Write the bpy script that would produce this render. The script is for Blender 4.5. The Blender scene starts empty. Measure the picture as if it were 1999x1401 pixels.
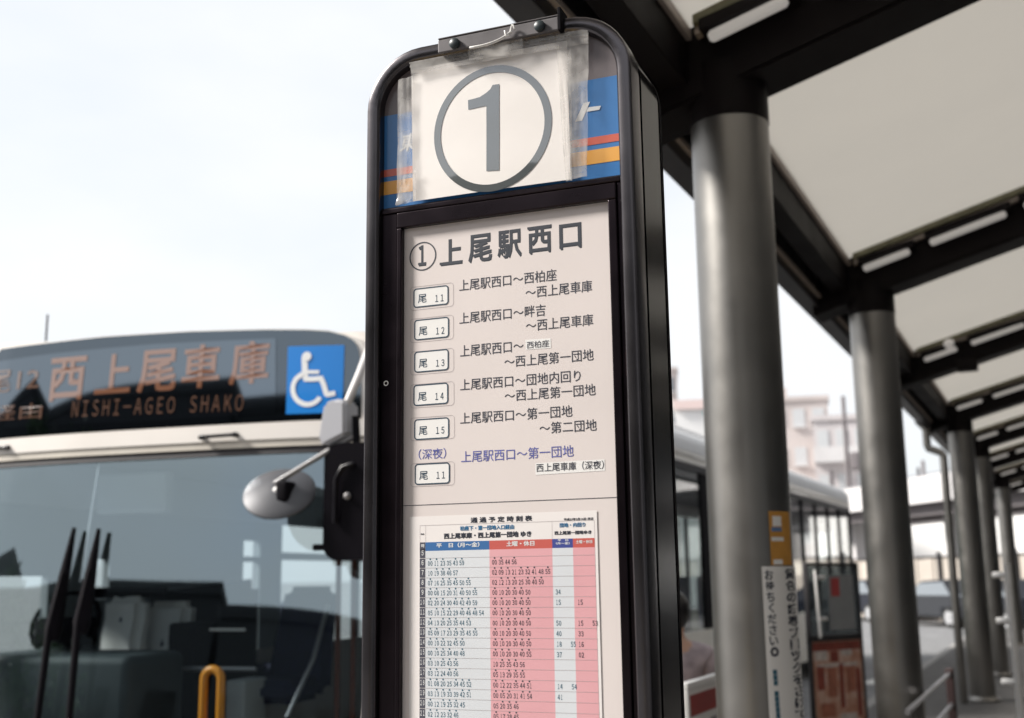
import bpy, bmesh, math, random
from mathutils import Vector, Matrix
random.seed(7)
S = bpy.context.scene
COL = S.collection
R = math.radians

# ------------------------------------------------------------------ camera, world, sun, exposure
F, CX, CY, EYE = 2250.0, 999.5, 700.5, 1.55          # focal length and centre in pixels of the 1999-wide photograph
def _basis():
    up = Vector((-160, 11900, F)).normalized()
    yd = Vector((1078, -410, F)); yd = (yd - up * yd.dot(up)).normalized()
    xd = up.cross(yd)
    if xd.x < 0: xd = -xd
    return xd, yd, up                                 # world axes seen from the camera (right, up, forward)
XD, YD, UP = _basis()
cam = bpy.data.cameras.new('camera'); cam_o = bpy.data.objects.new('camera', cam); COL.objects.link(cam_o)
right = Vector((XD[0], YD[0], UP[0])); upv = Vector((XD[1], YD[1], UP[1])); fwd = Vector((XD[2], YD[2], UP[2]))
M = Matrix((right, upv, -fwd)).transposed().to_4x4(); M.translation = (0, 0, EYE)
cam_o.matrix_world = M
cam.sensor_width = 36.0; cam.lens = F / 1999 * 36; cam.clip_start = 0.05; cam.clip_end = 2000
cam.dof.use_dof = True; cam.dof.focus_distance = 1.86; cam.dof.aperture_fstop = 4.0; cam.dof.aperture_blades = 7
S.camera = cam_o

SUN_EL, SUN_AZ = 39, 243                             # azimuth clockwise from +Y: light falls from the road side, behind the camera
w = bpy.data.worlds.new('World'); S.world = w; w.use_nodes = True
nt = w.node_tree; nt.nodes.clear()
def N(t, **k):
    n = nt.nodes.new(t)
    for a, b in k.items(): setattr(n, a, b)
    return n
sky = N('ShaderNodeTexSky', sky_type='NISHITA', sun_disc=False, sun_elevation=R(SUN_EL), sun_rotation=R(SUN_AZ), dust_density=2.0)
tc = N('ShaderNodeTexCoord'); mp = N('ShaderNodeMapping'); mp.inputs['Scale'].default_value = (1, 1, 2.4)
nz = N('ShaderNodeTexNoise'); nz.inputs['Scale'].default_value = 2.1; nz.inputs['Detail'].default_value = 5; nz.inputs['Roughness'].default_value = .5
rp = N('ShaderNodeValToRGB'); rp.color_ramp.elements[0].position = .30; rp.color_ramp.elements[0].color = (.76, .76, .76, 1)
rp.color_ramp.elements[1].position = .56; rp.color_ramp.elements[1].color = (1, 1, 1, 1)
mx = N('ShaderNodeMixRGB'); mx.inputs[2].default_value = (4.5, 4.6, 4.72, 1)
bg = N('ShaderNodeBackground'); bg.inputs['Strength'].default_value = 0.1; wo = N('ShaderNodeOutputWorld')
L = nt.links.new
L(tc.outputs['Generated'], mp.inputs[0]); L(mp.outputs[0], nz.inputs['Vector']); L(nz.outputs['Fac'], rp.inputs[0])
L(rp.outputs[0], mx.inputs[0]); L(sky.outputs[0], mx.inputs[1]); L(mx.outputs[0], bg.inputs[0]); L(bg.outputs[0], wo.inputs[0])
sl = bpy.data.lights.new('sun', 'SUN'); sl.energy = 3.3; sl.angle = R(12); sl.color = (1, .96, .9)
so = bpy.data.objects.new('sun', sl); COL.objects.link(so)
sd = Vector((math.sin(R(SUN_AZ)) * math.cos(R(SUN_EL)), math.cos(R(SUN_AZ)) * math.cos(R(SUN_EL)), math.sin(R(SUN_EL))))
so.rotation_euler = sd.to_track_quat('Z', 'Y').to_euler(); so.location = (0, 0, 20)
S.view_settings.view_transform = 'Standard'; S.view_settings.look = 'None'; S.view_settings.gamma = 1
S.view_settings.exposure = 1.15; S.view_settings.use_curve_mapping = False
S.render.engine = 'CYCLES'
S.cycles.max_bounces = 8; S.cycles.transparent_max_bounces = 16

# ------------------------------------------------------------------ measuring the photograph: a pixel becomes a ray, a ray meets a real plane
EYEV = Vector((0, 0, EYE))
def ray(px, py):
    v = Vector(((px - CX) / F, (CY - py) / F, 1.0))
    return Vector((XD.dot(v), YD.dot(v), UP.dot(v)))
def atz(px, py, z): r = ray(px, py); return EYEV + r * ((z - EYE) / r.z)
def atX(px, py, X): r = ray(px, py); return EYEV + r * (X / r.x)
def atY(px, py, Y): r = ray(px, py); return EYEV + r * (Y / r.y)

# ------------------------------------------------------------------ materials
MATS = {}
def mat(name, col, rough=.5, metal=0., coat=0., coat_r=.05, coat_ior=1.5, emit=None, es=1., trans=None, noise=.0, nscale=8., bump=0., bscale=60., spec=.5, grime=0.):
    if name in MATS: return MATS[name]
    m = bpy.data.materials.new(name); m.use_nodes = True; t = m.node_tree; b = t.nodes['Principled BSDF']
    b.inputs['Base Color'].default_value = (*col, 1); b.inputs['Roughness'].default_value = rough; b.inputs['Metallic'].default_value = metal
    b.inputs['Coat Weight'].default_value = coat; b.inputs['Coat Roughness'].default_value = coat_r; b.inputs['Coat IOR'].default_value = coat_ior
    b.inputs['Specular IOR Level'].default_value = spec
    if emit: b.inputs['Emission Color'].default_value = (*emit, 1); b.inputs['Emission Strength'].default_value = es
    co = t.nodes.new('ShaderNodeTexCoord')
    if noise:
        n = t.nodes.new('ShaderNodeTexNoise'); n.inputs['Scale'].default_value = nscale; n.inputs['Detail'].default_value = 6
        t.links.new(co.outputs['Object'], n.inputs['Vector'])
        r = t.nodes.new('ShaderNodeValToRGB'); r.color_ramp.elements[0].position = .3; r.color_ramp.elements[1].position = .72
        r.color_ramp.elements[0].color = (*[c * (1 - noise) for c in col], 1); r.color_ramp.elements[1].color = (*[min(1, c * (1 + noise * .5)) for c in col], 1)
        t.links.new(n.outputs['Fac'], r.inputs[0]); t.links.new(r.outputs[0], b.inputs['Base Color'])
        mr = t.nodes.new('ShaderNodeMapRange'); mr.inputs['To Min'].default_value = max(.02, rough - .08); mr.inputs['To Max'].default_value = min(1, rough + .12)
        t.links.new(n.outputs['Fac'], mr.inputs['Value']); t.links.new(mr.outputs[0], b.inputs['Roughness'])
    if bump:
        n2 = t.nodes.new('ShaderNodeTexNoise'); n2.inputs['Scale'].default_value = bscale; n2.inputs['Detail'].default_value = 4
        t.links.new(co.outputs['Object'], n2.inputs['Vector'])
        bp = t.nodes.new('ShaderNodeBump'); bp.inputs['Strength'].default_value = bump; bp.inputs['Distance'].default_value = .01
        t.links.new(n2.outputs['Fac'], bp.inputs['Height']); t.links.new(bp.outputs[0], b.inputs['Normal'])
    if trans is not None:                              # light shines through the sheet
        tr = t.nodes.new('ShaderNodeBsdfTranslucent'); tr.inputs[0].default_value = (*trans, 1)
        ad = t.nodes.new('ShaderNodeMixShader'); ad.inputs[0].default_value = .62
        t.links.new(b.outputs[0], ad.inputs[1]); t.links.new(tr.outputs[0], ad.inputs[2]); t.links.new(ad.outputs[0], t.nodes['Material Output'].inputs[0])
    MATS[name] = m; return m
def glass(name, tint, ior=1.8, gl=(1, 1, 1), dirt=.0, dirtc=(.5, .55, .58)):
    m = bpy.data.materials.new(name); m.use_nodes = True; t = m.node_tree; t.nodes.clear()
    o = t.nodes.new('ShaderNodeOutputMaterial'); tr = t.nodes.new('ShaderNodeBsdfTransparent'); tr.inputs[0].default_value = (*tint, 1)
    g = t.nodes.new('ShaderNodeBsdfGlossy'); g.inputs['Roughness'].default_value = .015; g.inputs['Color'].default_value = (*gl, 1)
    f0 = ((ior - 1) / (ior + 1)) ** 2                  # Schlick reflectance, the same from both sides of a pane
    lw = t.nodes.new('ShaderNodeLayerWeight'); lw.inputs[0].default_value = .5
    pw = t.nodes.new('ShaderNodeMath'); pw.operation = 'POWER'; pw.inputs[1].default_value = 5
    ma = t.nodes.new('ShaderNodeMath'); ma.operation = 'MULTIPLY_ADD'; ma.inputs[1].default_value = 1 - f0; ma.inputs[2].default_value = f0
    t.links.new(lw.outputs['Facing'], pw.inputs[0]); t.links.new(pw.outputs[0], ma.inputs[0])
    x = t.nodes.new('ShaderNodeMixShader'); t.links.new(ma.outputs[0], x.inputs[0]); t.links.new(tr.outputs[0], x.inputs[1]); t.links.new(g.outputs[0], x.inputs[2])
    out = x
    if dirt:
        d = t.nodes.new('ShaderNodeBsdfDiffuse'); d.inputs[0].default_value = (*dirtc, 1)
        n = t.nodes.new('ShaderNodeTexNoise'); n.inputs['Scale'].default_value = 2.5; n.inputs['Detail'].default_value = 5
        co = t.nodes.new('ShaderNodeTexCoord'); t.links.new(co.outputs['Object'], n.inputs['Vector'])
        mr = t.nodes.new('ShaderNodeMapRange'); mr.inputs['From Min'].default_value = .3; mr.inputs['From Max'].default_value = .7; mr.inputs['To Min'].default_value = dirt * .6; mr.inputs['To Max'].default_value = dirt * 1.3
        t.links.new(n.outputs['Fac'], mr.inputs['Value'])
        y = t.nodes.new('ShaderNodeMixShader'); t.links.new(mr.outputs[0], y.inputs[0]); t.links.new(x.outputs[0], y.inputs[1]); t.links.new(d.outputs[0], y.inputs[2]); out = y
    t.links.new(out.outputs[0], o.inputs[0]); return m

m_asphalt = mat('asphalt', (.20, .20, .205), .9, noise=.25, nscale=3, bump=.4, bscale=120)
m_pave = mat('paving', (.10, .095, .092), .85, noise=.25, nscale=5, bump=.2)
m_kerb = mat('kerb_concrete', (.32, .31, .30), .9, noise=.25)
m_line = mat('road_paint', (.75, .75, .73), .8, noise=.15)
m_yellow = mat('guide_block_yellow', (.55, .36, .05), .8, noise=.2)
m_frame = mat('anodised_frame', (.022, .015, .019), .28, .9, coat=.12, coat_r=.2, noise=.15, nscale=14)
m_frame_top = mat('sky_grey_frame', (.115, .106, .112), .22, .95, noise=.14, nscale=9)  # dark anodised frame, base colour lightened for the sky it reflects
m_side = mat('glossy_side_panel', (.004, .004, .005), .16, 0, spec=.12)
m_hdrgrey = mat('header_grey', (.17, .14, .145), .45, noise=.15, nscale=12, coat=.4, coat_r=.1)
m_blue = mat('header_blue', (.030, .175, .46), .4, noise=.08, nscale=9, coat=.5, coat_r=.06)
m_red = mat('stripe_red', (.62, .12, .075), .4, coat=.4)
m_amber = mat('stripe_amber', (.80, .39, .075), .4, coat=.4)
m_white = mat('lettering_white', (.78, .78, .78), .4, coat=.4)
m_sheet = mat('number_sheet', (.86, .81, .775), .55, noise=.05, nscale=5, coat=.5, coat_r=.12, bump=.08, bscale=9)
m_numink = mat('number_ink', (.045, .055, .058), .5, coat=1, coat_r=.035, coat_ior=2.4)
m_board = mat('notice_backing', (.74, .665, .64), .6, noise=.05, nscale=4, coat=.5, coat_r=.04)
m_titleink = mat('title_ink', (.04, .045, .06), .5, coat=1, coat_r=.05, coat_ior=1.8)
m_ink = mat('ink_dark', (.022, .026, .045), .6, coat=.6, coat_r=.05)
m_inkblue = mat('ink_blue', (.10, .11, .36), .6, coat=.5)
m_inkteal = mat('ink_teal', (.03, .12, .18), .6, coat=.5)
m_inksky = mat('ink_sky_blue', (.02, .17, .36), .6, coat=.5)
m_plate = mat('plate_white', (.84, .82, .80), .5, coat=.4)
m_plateline = mat('plate_outline', (.02, .05, .085), .5)
m_thin = mat('thin_line', (.45, .40, .40), .6)
m_paper = mat('timetable_paper', (.84, .79, .77), .55, noise=.03, nscale=6, coat=.4)
m_hour = mat('hour_cell_slate', (.075, .075, .10), .5, coat=.4)
m_tblue = mat('table_blue', (.035, .14, .36), .5, coat=.4)
m_tnavy = mat('table_navy', (.045, .065, .28), .5, coat=.4)
m_tred = mat('table_red', (.56, .105, .085), .5, coat=.4)
m_tpale = mat('table_pale', (.68, .70, .73), .5, coat=.4, noise=.03)
m_tpink = mat('table_pink', (.74, .38, .41), .5, coat=.4, noise=.04)
m_bolt = mat('bolt_dark', (.02, .03, .035), .4)
m_clamp = mat('clamp_grey', (.12, .11, .115), .45, .2, noise=.2, nscale=30)
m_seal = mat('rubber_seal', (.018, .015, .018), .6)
m_buswhite = mat('bus_paint_cream', (.80, .75, .70), .35, coat=.7, coat_r=.05, noise=.06, nscale=2)
m_buslow = mat('bus_paint_beige', (.60, .55, .48), .4, coat=.5, noise=.12, nscale=4)
m_hdrglass = mat('header_black_glass', (.125, .15, .175), .035, 1.0)
m_led = mat('led_window', (.175, .21, .245), .03, 1.0)
m_leds = mat('led_amber', (.05, .02, .01), .3, coat=1, coat_r=.02, coat_ior=2.35, emit=(1., .30, .06), es=.065)
m_ledd = mat('led_amber_dim', (.04, .02, .01), .3, coat=1, coat_r=.02, coat_ior=2.3, emit=(1., .30, .08), es=.032)
m_wheelblue = mat('access_blue', (.0, .19, .60), .3, coat=.5, coat_r=.05)
m_black = mat('black_plastic', (.004, .003, .005), .3, spec=.25)
m_matt = mat('matt_black', (.005, .004, .006), .8, spec=.1)
m_mirror = mat('mirror_face', (.75, .75, .78), .04, 1.0)
m_mhouse = mat('mirror_shell_grey', (.46, .46, .49), .4, coat=.3)
m_chrome = mat('arm_metal', (.24, .23, .23), .45, .2)
m_navy = mat('seat_navy', (.012, .014, .05), .8, noise=.3, nscale=20)
m_cover = mat('white_seat_cover', (.82, .80, .78), .8, noise=.12, nscale=6, bump=.3, bscale=8)
m_orange = mat('orange_grab_rail', (.95, .34, .02), .35, coat=.5)
m_dash = mat('dashboard_grey', (.035, .046, .05), .6, noise=.15)
m_inner = mat('bus_interior_dark', (.014, .014, .020), .8)
m_ceil = mat('bus_ceiling', (.5, .53, .55), .7)
m_wind = glass('windscreen_glass', (.74, .82, .84), 3.0, (.76, .92, 1.0), .0)
m_win = glass('window_glass', (.82, .86, .86), 1.55, (1, 1, 1), .02)
m_tyre = mat('tyre_rubber', (.02, .02, .02), .9)
m_rim = mat('wheel_rim', (.55, .55, .56), .35, .5)
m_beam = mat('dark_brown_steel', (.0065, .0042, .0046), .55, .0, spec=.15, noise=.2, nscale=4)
m_col = mat('column_paint', (.28, .268, .252), .36, 1.0, noise=.04, nscale=6)
m_gut = mat('gutter_paint', (.05, .047, .05), .4, .3, noise=.2, nscale=3)
m_lip = mat('lip_beige', (.45, .38, .33), .5, noise=.15)
m_panel = mat('roof_sheet', (.66, .63, .58), .6, trans=(.64, .625, .60), noise=.12, nscale=1.2)
m_tube = mat('tube_lamp', (.45, .43, .41), .6, emit=(1., .94, .88), es=.10)
m_olive = mat('sealant_strip', (.20, .19, .12), .8, noise=.3, nscale=20)
m_tape = None
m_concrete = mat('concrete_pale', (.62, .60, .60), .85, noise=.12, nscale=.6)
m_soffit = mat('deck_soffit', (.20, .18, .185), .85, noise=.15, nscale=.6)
m_brick = mat('apartment_brick', (.58, .52, .50), .9, noise=.12, nscale=.5)  # pale, weak colour carries the distance haze
m_brick2 = mat('apartment_grey_brick', (.58, .54, .54), .9, noise=.12, nscale=.5)  # distance haze put into the pale base colour
m_wint = mat('far_window', (.16, .18, .20), .2, coat=.6)
m_winp = mat('far_window_pale', (.55, .56, .57), .25, coat=.6)  # lightened glass, low contrast painted in as haze
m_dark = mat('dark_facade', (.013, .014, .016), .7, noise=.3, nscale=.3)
m_leaf = mat('leaf_green', (.05, .085, .035), .8)
m_bark = mat('bark', (.09, .07, .05), .9)
m_skin = mat('skin', (.55, .33, .24), .5)
m_hair = mat('hair_black', (.008, .007, .008), .45, coat=.2)
m_shirt = mat('floral_shirt', (.52, .43, .46), .8, noise=.45, nscale=9)
m_trous = mat('dark_trousers', (.03, .03, .04), .85)
m_steel = mat('rail_steel', (.30, .30, .32), .35, .7)
m_postbrown = mat('rail_post_brown', (.04, .022, .022), .5)
m_hoard = mat('hoarding_beige', (.46, .41, .36), .7, noise=.15, nscale=.7)
m_car1 = mat('car_paint_dark', (.02, .022, .03), .6, spec=.15)
m_car2 = mat('car_paint_grey', (.035, .037, .042), .6, spec=.15)
m_pink = mat('sign_pink', (.80, .64, .61), .7)
m_teal = mat('sign_teal', (.06, .45, .42), .6)
m_fwhite = mat('painted_white', (.84, .83, .82), .7, noise=.06)
m_poster = None

def poster_material():
    m = bpy.data.materials.new('poster_brown_print'); m.use_nodes = True; t = m.node_tree; b = t.nodes['Principled BSDF']
    co = t.nodes.new('ShaderNodeTexCoord'); mpn = t.nodes.new('ShaderNodeMapping'); mpn.inputs['Scale'].default_value = (10, 10, 6)
    n = t.nodes.new('ShaderNodeTexNoise'); n.inputs['Scale'].default_value = 1.6; n.inputs['Detail'].default_value = 3
    r = t.nodes.new('ShaderNodeValToRGB'); e = r.color_ramp.elements
    e[0].position = .36; e[0].color = (.50, .24, .16, 1); e[1].position = .60; e[1].color = (.66, .46, .38, 1)
    k = e.new(.49); k.color = (.58, .33, .24, 1)
    t.links.new(co.outputs['Object'], mpn.inputs[0]); t.links.new(mpn.outputs[0], n.inputs['Vector']); t.links.new(n.outputs['Fac'], r.inputs[0]); t.links.new(r.outputs[0], b.inputs['Base Color'])
    b.inputs['Roughness'].default_value = .5; return m
m_poster = poster_material()
def tape_material():
    m = bpy.data.materials.new('clear_tape'); m.use_nodes = True; t = m.node_tree; t.nodes.clear()
    o = t.nodes.new('ShaderNodeOutputMaterial'); tr = t.nodes.new('ShaderNodeBsdfTransparent'); p = t.nodes.new('ShaderNodeBsdfPrincipled')
    p.inputs['Base Color'].default_value = (.66, .63, .60, 1); p.inputs['Roughness'].default_value = .22; p.inputs['Coat Weight'].default_value = .6
    n = t.nodes.new('ShaderNodeTexNoise'); n.inputs['Scale'].default_value = 26; n.inputs['Detail'].default_value = 5; co = t.nodes.new('ShaderNodeTexCoord')
    t.links.new(co.outputs['Object'], n.inputs['Vector'])
    mr = t.nodes.new('ShaderNodeMapRange'); mr.inputs['From Min'].default_value = .35; mr.inputs['From Max'].default_value = .75; mr.inputs['To Min'].default_value = .24; mr.inputs['To Max'].default_value = .62
    t.links.new(n.outputs['Fac'], mr.inputs['Value'])
    x = t.nodes.new('ShaderNodeMixShader'); t.links.new(mr.outputs[0], x.inputs[0]); t.links.new(tr.outputs[0], x.inputs[1]); t.links.new(p.outputs[0], x.inputs[2]); t.links.new(x.outputs[0], o.inputs[0]); return m
m_tape = tape_material()

# ------------------------------------------------------------------ objects and mesh helpers
def tag(o, label=None, cat=None, group=None, kind=None):
    if label: o['label'] = label
    if cat: o['category'] = cat
    if group: o['group'] = group
    if kind: o['kind'] = kind
    return o
def thing(name, label, cat, loc=(0, 0, 0), rz=0., group=None):
    o = bpy.data.objects.new(name, None); COL.objects.link(o); o.location = loc; o.rotation_euler = (0, 0, rz); o.empty_display_size = .2
    return tag(o, label, cat, group)
def obj(name, bm, m, parent=None, smooth=None, kind=None):
    me = bpy.data.meshes.new(name)
    if isinstance(bm, bmesh.types.BMesh):
        bmesh.ops.recalc_face_normals(bm, faces=bm.faces) if smooth != 'keep' else None
        bm.to_mesh(me); bm.free()
    else: me = bm
    me.materials.clear()
    me.materials.append(m)
    if smooth and smooth != 'keep':
        me.polygons.foreach_set('use_smooth', [True] * len(me.polygons))
        me.set_sharp_from_angle(angle=R(smooth if isinstance(smooth, (int, float)) and smooth > 1 else 35))
    o = bpy.data.objects.new(name, me); COL.objects.link(o)
    if parent: o.parent = parent
    if kind: o['kind'] = kind
    return o
def copy_tree(o, parent=None):
    c = o.copy(); COL.objects.link(c)
    if parent: c.parent = parent
    for ch in [x for x in COL.objects if x.parent == o]: copy_tree(ch, c)
    return c
def B(): return bmesh.new()
def box(bm, x0, x1, y0, y1, z0, z1, bev=0., seg=2):
    g = bmesh.ops.create_cube(bm, size=1)
    for v in g['verts']:
        v.co = Vector(((x0 + x1) / 2 + v.co.x * (x1 - x0), (y0 + y1) / 2 + v.co.y * (y1 - y0), (z0 + z1) / 2 + v.co.z * (z1 - z0)))
    if bev:
        es = list({e for v in g['verts'] for e in v.link_edges})
        bmesh.ops.bevel(bm, geom=es, offset=bev, segments=seg, affect='EDGES', profile=.5)
    return bm
def hexa(bm, pts):                                     # eight corners: bottom ring then top ring
    v = [bm.verts.new(p) for p in pts]
    for f in ((3, 2, 1, 0), (4, 5, 6, 7), (0, 1, 5, 4), (1, 2, 6, 5), (2, 3, 7, 6), (3, 0, 4, 7)): bm.faces.new([v[i] for i in f])
    return bm
def tube(bm, path, r, n=12, cap=True, r2=None):
    path = [Vector(p) for p in path]; rings = []; prev = None
    for i, p in enumerate(path):
        d = (path[min(i + 1, len(path) - 1)] - path[max(i - 1, 0)]).normalized()
        a = d.orthogonal().normalized() if prev is None else (prev - d * prev.dot(d)).normalized()
        prev = a; b = d.cross(a)
        rr = r[i] if isinstance(r, (list, tuple)) else r
        rings.append([bm.verts.new(p + (a * math.cos(2 * math.pi * k / n) + b * math.sin(2 * math.pi * k / n)) * rr) for k in range(n)])
    for i in range(len(rings) - 1):
        for k in range(n): bm.faces.new((rings[i][k], rings[i][(k + 1) % n], rings[i + 1][(k + 1) % n], rings[i + 1][k]))
    if cap: bm.faces.new(list(reversed(rings[0]))); bm.faces.new(rings[-1])
    return bm
def arc(c, r, a0, a1, n): return [(c[0] + r * math.cos(R(a0 + (a1 - a0) * i / n)), c[1] + r * math.sin(R(a0 + (a1 - a0) * i / n))) for i in range(n + 1)]
def prism(bm, pts, y0, y1):                            # outline in (x, z), thickness along y
    a = [bm.verts.new((x, y0, z)) for x, z in pts]; b = [bm.verts.new((x, y1, z)) for x, z in pts]; n = len(pts)
    bm.faces.new(a); bm.faces.new(list(reversed(b)))
    for i in range(n): bm.faces.new((a[i], b[i], b[(i + 1) % n], a[(i + 1) % n]))
    return bm
def flat(bm, pts, y): bm.faces.new([bm.verts.new((x, y, z)) for x, z in pts]); return bm
def ribbon(bm, pts, wd, y, closed=False):              # flat line of constant width in the (x, z) plane
    n = len(pts); P = [Vector((p[0], p[1])) for p in pts]; lr = []
    for i, p in enumerate(P):
        a = P[(i - 1) % n] if (closed or i) else None; b = P[(i + 1) % n] if (closed or i < n - 1) else None
        d1 = (p - a).normalized() if a is not None else None; d2 = (b - p).normalized() if b is not None else None
        if d1 is None: d1 = d2
        if d2 is None: d2 = d1
        t = (d1 + d2).normalized(); nn = Vector((-t.y, t.x)); k = min(1 / max(.35, nn.dot(Vector((-d1.y, d1.x)))), 2)
        lr.append((bm.verts.new((*(p + nn * wd / 2 * k),)[:1] + (y,) + (*(p + nn * wd / 2 * k),)[1:]), bm.verts.new((*(p - nn * wd / 2 * k),)[:1] + (y,) + (*(p - nn * wd / 2 * k),)[1:])))
    for i in range(n if closed else n - 1):
        j = (i + 1) % n; bm.faces.new((lr[i][0], lr[i][1], lr[j][1], lr[j][0]))
    return bm
def rrect(x0, x1, z0, z1, r, n=5):
    return arc((x1 - r, z0 + r), r, -90, 0, n) + arc((x1 - r, z1 - r), r, 0, 90, n) + arc((x0 + r, z1 - r), r, 90, 180, n) + arc((x0 + r, z0 + r), r, 180, 270, n)
def text_mesh(body, bold=0., shear=0., res=2, spacing=1.):
    c = bpy.data.curves.new('t', 'FONT'); c.body = body; c.size = 1; c.offset = bold; c.shear = shear; c.resolution_u = res; c.space_character = spacing; c.fill_mode = 'FRONT'
    o = bpy.data.objects.new('t', c); COL.objects.link(o)
    dg = bpy.context.evaluated_depsgraph_get(); me = bpy.data.meshes.new_from_object(o.evaluated_get(dg)); me.name = 'lettering'
    bpy.data.objects.remove(o); bpy.data.curves.remove(c); return me
FW = str.maketrans('0123456789', '０１２３４５６７８９')
def bold_mesh(me, k):                                  # heavier strokes: the glyph laid over itself, each copy a hair deeper
    vs = [v.co.copy() for v in me.vertices]; fs = [tuple(p.vertices) for p in me.polygons]; n = len(vs); V2, F2 = [], []
    for q, (dx, dy) in enumerate(((0, 0), (k, k), (-k, k), (k, -k), (-k, -k))):
        V2 += [(v.x + dx, v.y + dy, -q * .01) for v in vs]; F2 += [tuple(i + q * n for i in f) for f in fs]
    r = bpy.data.meshes.new('lettering'); r.from_pydata(V2, [], F2); return r
def text_fit(name, body, u0, u1, v0, v1, y, m, parent, bold=0., shear=0., fn=None, slope=0., spacing=1., res=2):
    if bold <= .012: me = text_mesh(body, bold * .5, shear, res, spacing)
    else: me = bold_mesh(text_mesh(body, 0, shear, res, spacing), bold)
    xs = [v.co.x for v in me.vertices]; ys = [v.co.y for v in me.vertices]
    x0, x1, y0, y1 = min(xs), max(xs), min(ys), max(ys)
    for v in me.vertices:
        u = u0 + (v.co.x - x0) / (x1 - x0) * (u1 - u0); z = v0 + (v.co.y - y0) / max(1e-6, y1 - y0) * (v1 - v0) + slope * (u - u0)
        v.co = (u, (y if fn is None else fn(u, z) + y) - v.co.z * .008, z)
    return obj(name, me, m, parent)

# ------------------------------------------------------------------ the setting: road, platform, kerb
PX = -2.35                                            # platform edge
bm = B(); 
v = [bm.verts.new(p) for p in ((-400, -300, -.15), (400, -300, -.15), (400, 600, -.15), (-400, 600, -.15))]; bm.faces.new(v)
tag(obj('road', bm, m_asphalt), kind='structure')
tag(obj('pavement', box(B(), PX + .15, 9, -12, 34, -.2, 0), m_pave), kind='structure')
tag(obj('kerb', box(B(), PX, PX + .15, -12, 34, -.2, -.003, .015), m_kerb), kind='structure')
bm = B()
for i in range(60): box(bm, -1.95, -1.67, -8 + i * .31, -8 + i * .31 + .3, .0, .006)
tag(obj('guide_block_strip', bm, m_yellow), kind='structure')
for nm, p, q in (('a', (1690, 1335), (1745, 1318)), ('b', (1640, 1401), (1712, 1372)), ):
    a = atz(*p, -.146); b_ = atz(*q, -.146); d = (b_ - a).normalized(); s_ = Vector((-d.y, d.x, 0)) * .12
    bm = B(); bm.faces.new([bm.verts.new(k) for k in (a - s_, b_ - s_, b_ + s_, a + s_)])
    tag(obj('road_marking', bm, m_line), kind='structure')

# ------------------------------------------------------------------ bus stop sign
WS = .45
rl, rr_ = ray(721, 330), ray(1241, 300)
hd = ray(-4750, 1202); hd.z = 0; hd.normalize(); ux = -hd
det = rr_.x * (-rl.y) - (-rl.x) * rr_.y
t2 = (WS * ux.x * (-rl.y) - (-rl.x) * WS * ux.y) / det
t1 = (rr_.x * WS * ux.y - rr_.y * WS * ux.x) / det
P0 = EYEV + rl * t1; nrm = Vector((-ux.y, ux.x, 0))  # pointing away from the camera
SA = math.atan2(ux.y, ux.x)
sign = thing('bus_stop_sign', 'tall dark framed bus stop sign with circled number 1 header and route notices', 'bus stop sign', (P0.x, P0.y, 0), SA)
def s_uv(px, py, off=0.):
    r = ray(px, py); t = ((P0 + nrm * off) - EYEV).dot(nrm) / r.dot(nrm); p = EYEV + r * t
    return (p - P0).dot(ux), p.z
TOP = 2.402; RC = .098; ZB = .04
def upath(ins, z0, rc):                                # inverted U seen from the front
    r = max(.004, rc - ins)
    return [(ins, z0)] + arc((rc, TOP - rc), r, 180, 90, 10) + arc((WS - rc, TOP - rc), r, 90, 0, 10) + [(WS - ins, z0)]
def uring(bm, prof, z0=ZB, rc=RC):                     # prof: list of (inset, y)
    rows = [[(x, y, z) for x, z in upath(i, z0, rc)] for i, y in prof]
    V = [[bm.verts.new(p) for p in row] for row in rows]; n = len(V)
    for a in range(n):
        b = (a + 1) % n
        for k in range(len(V[0]) - 1): bm.faces.new((V[a][k], V[a][k + 1], V[b][k + 1], V[b][k]))
    bm.faces.new([V[a][0] for a in range(n)]); bm.faces.new([V[a][-1] for a in reversed(range(n))])
    return bm
obj('front_frame', uring(B(), [(.0045, -.012), (.0015, -.0105), (.0, -.007), (.0, .034), (.012, .036), (.024, .036), (.024, -.004), (.0225, -.0095), (.019, -.012)]), m_frame_top, sign, smooth=40)
obj('back_frame', uring(B(), [(.005, .176), (.001, .172), (.001, .160), (.012, .158), (.024, .158), (.024, .17), (.019, .176)]), m_matt, sign, smooth=50)
bm = B(); uring(bm, [(.012, .0365), (.012, .052), (.002, .053), (.002, .1575), (.017, .1575), (.017, .0365)]); obj('side_panel', bm, m_side, sign, smooth=30)
obj('back_sheet', prism(B(), [(.0245, ZB)] + upath(.0245, ZB, RC)[1:-1] + [(WS - .0245, ZB)], .150, .156), m_hdrgrey, sign)
# foot
obj('base_plate', box(B(), -.06, WS + .06, -.06, .235, .0, .038, .008), m_frame, sign)
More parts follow.
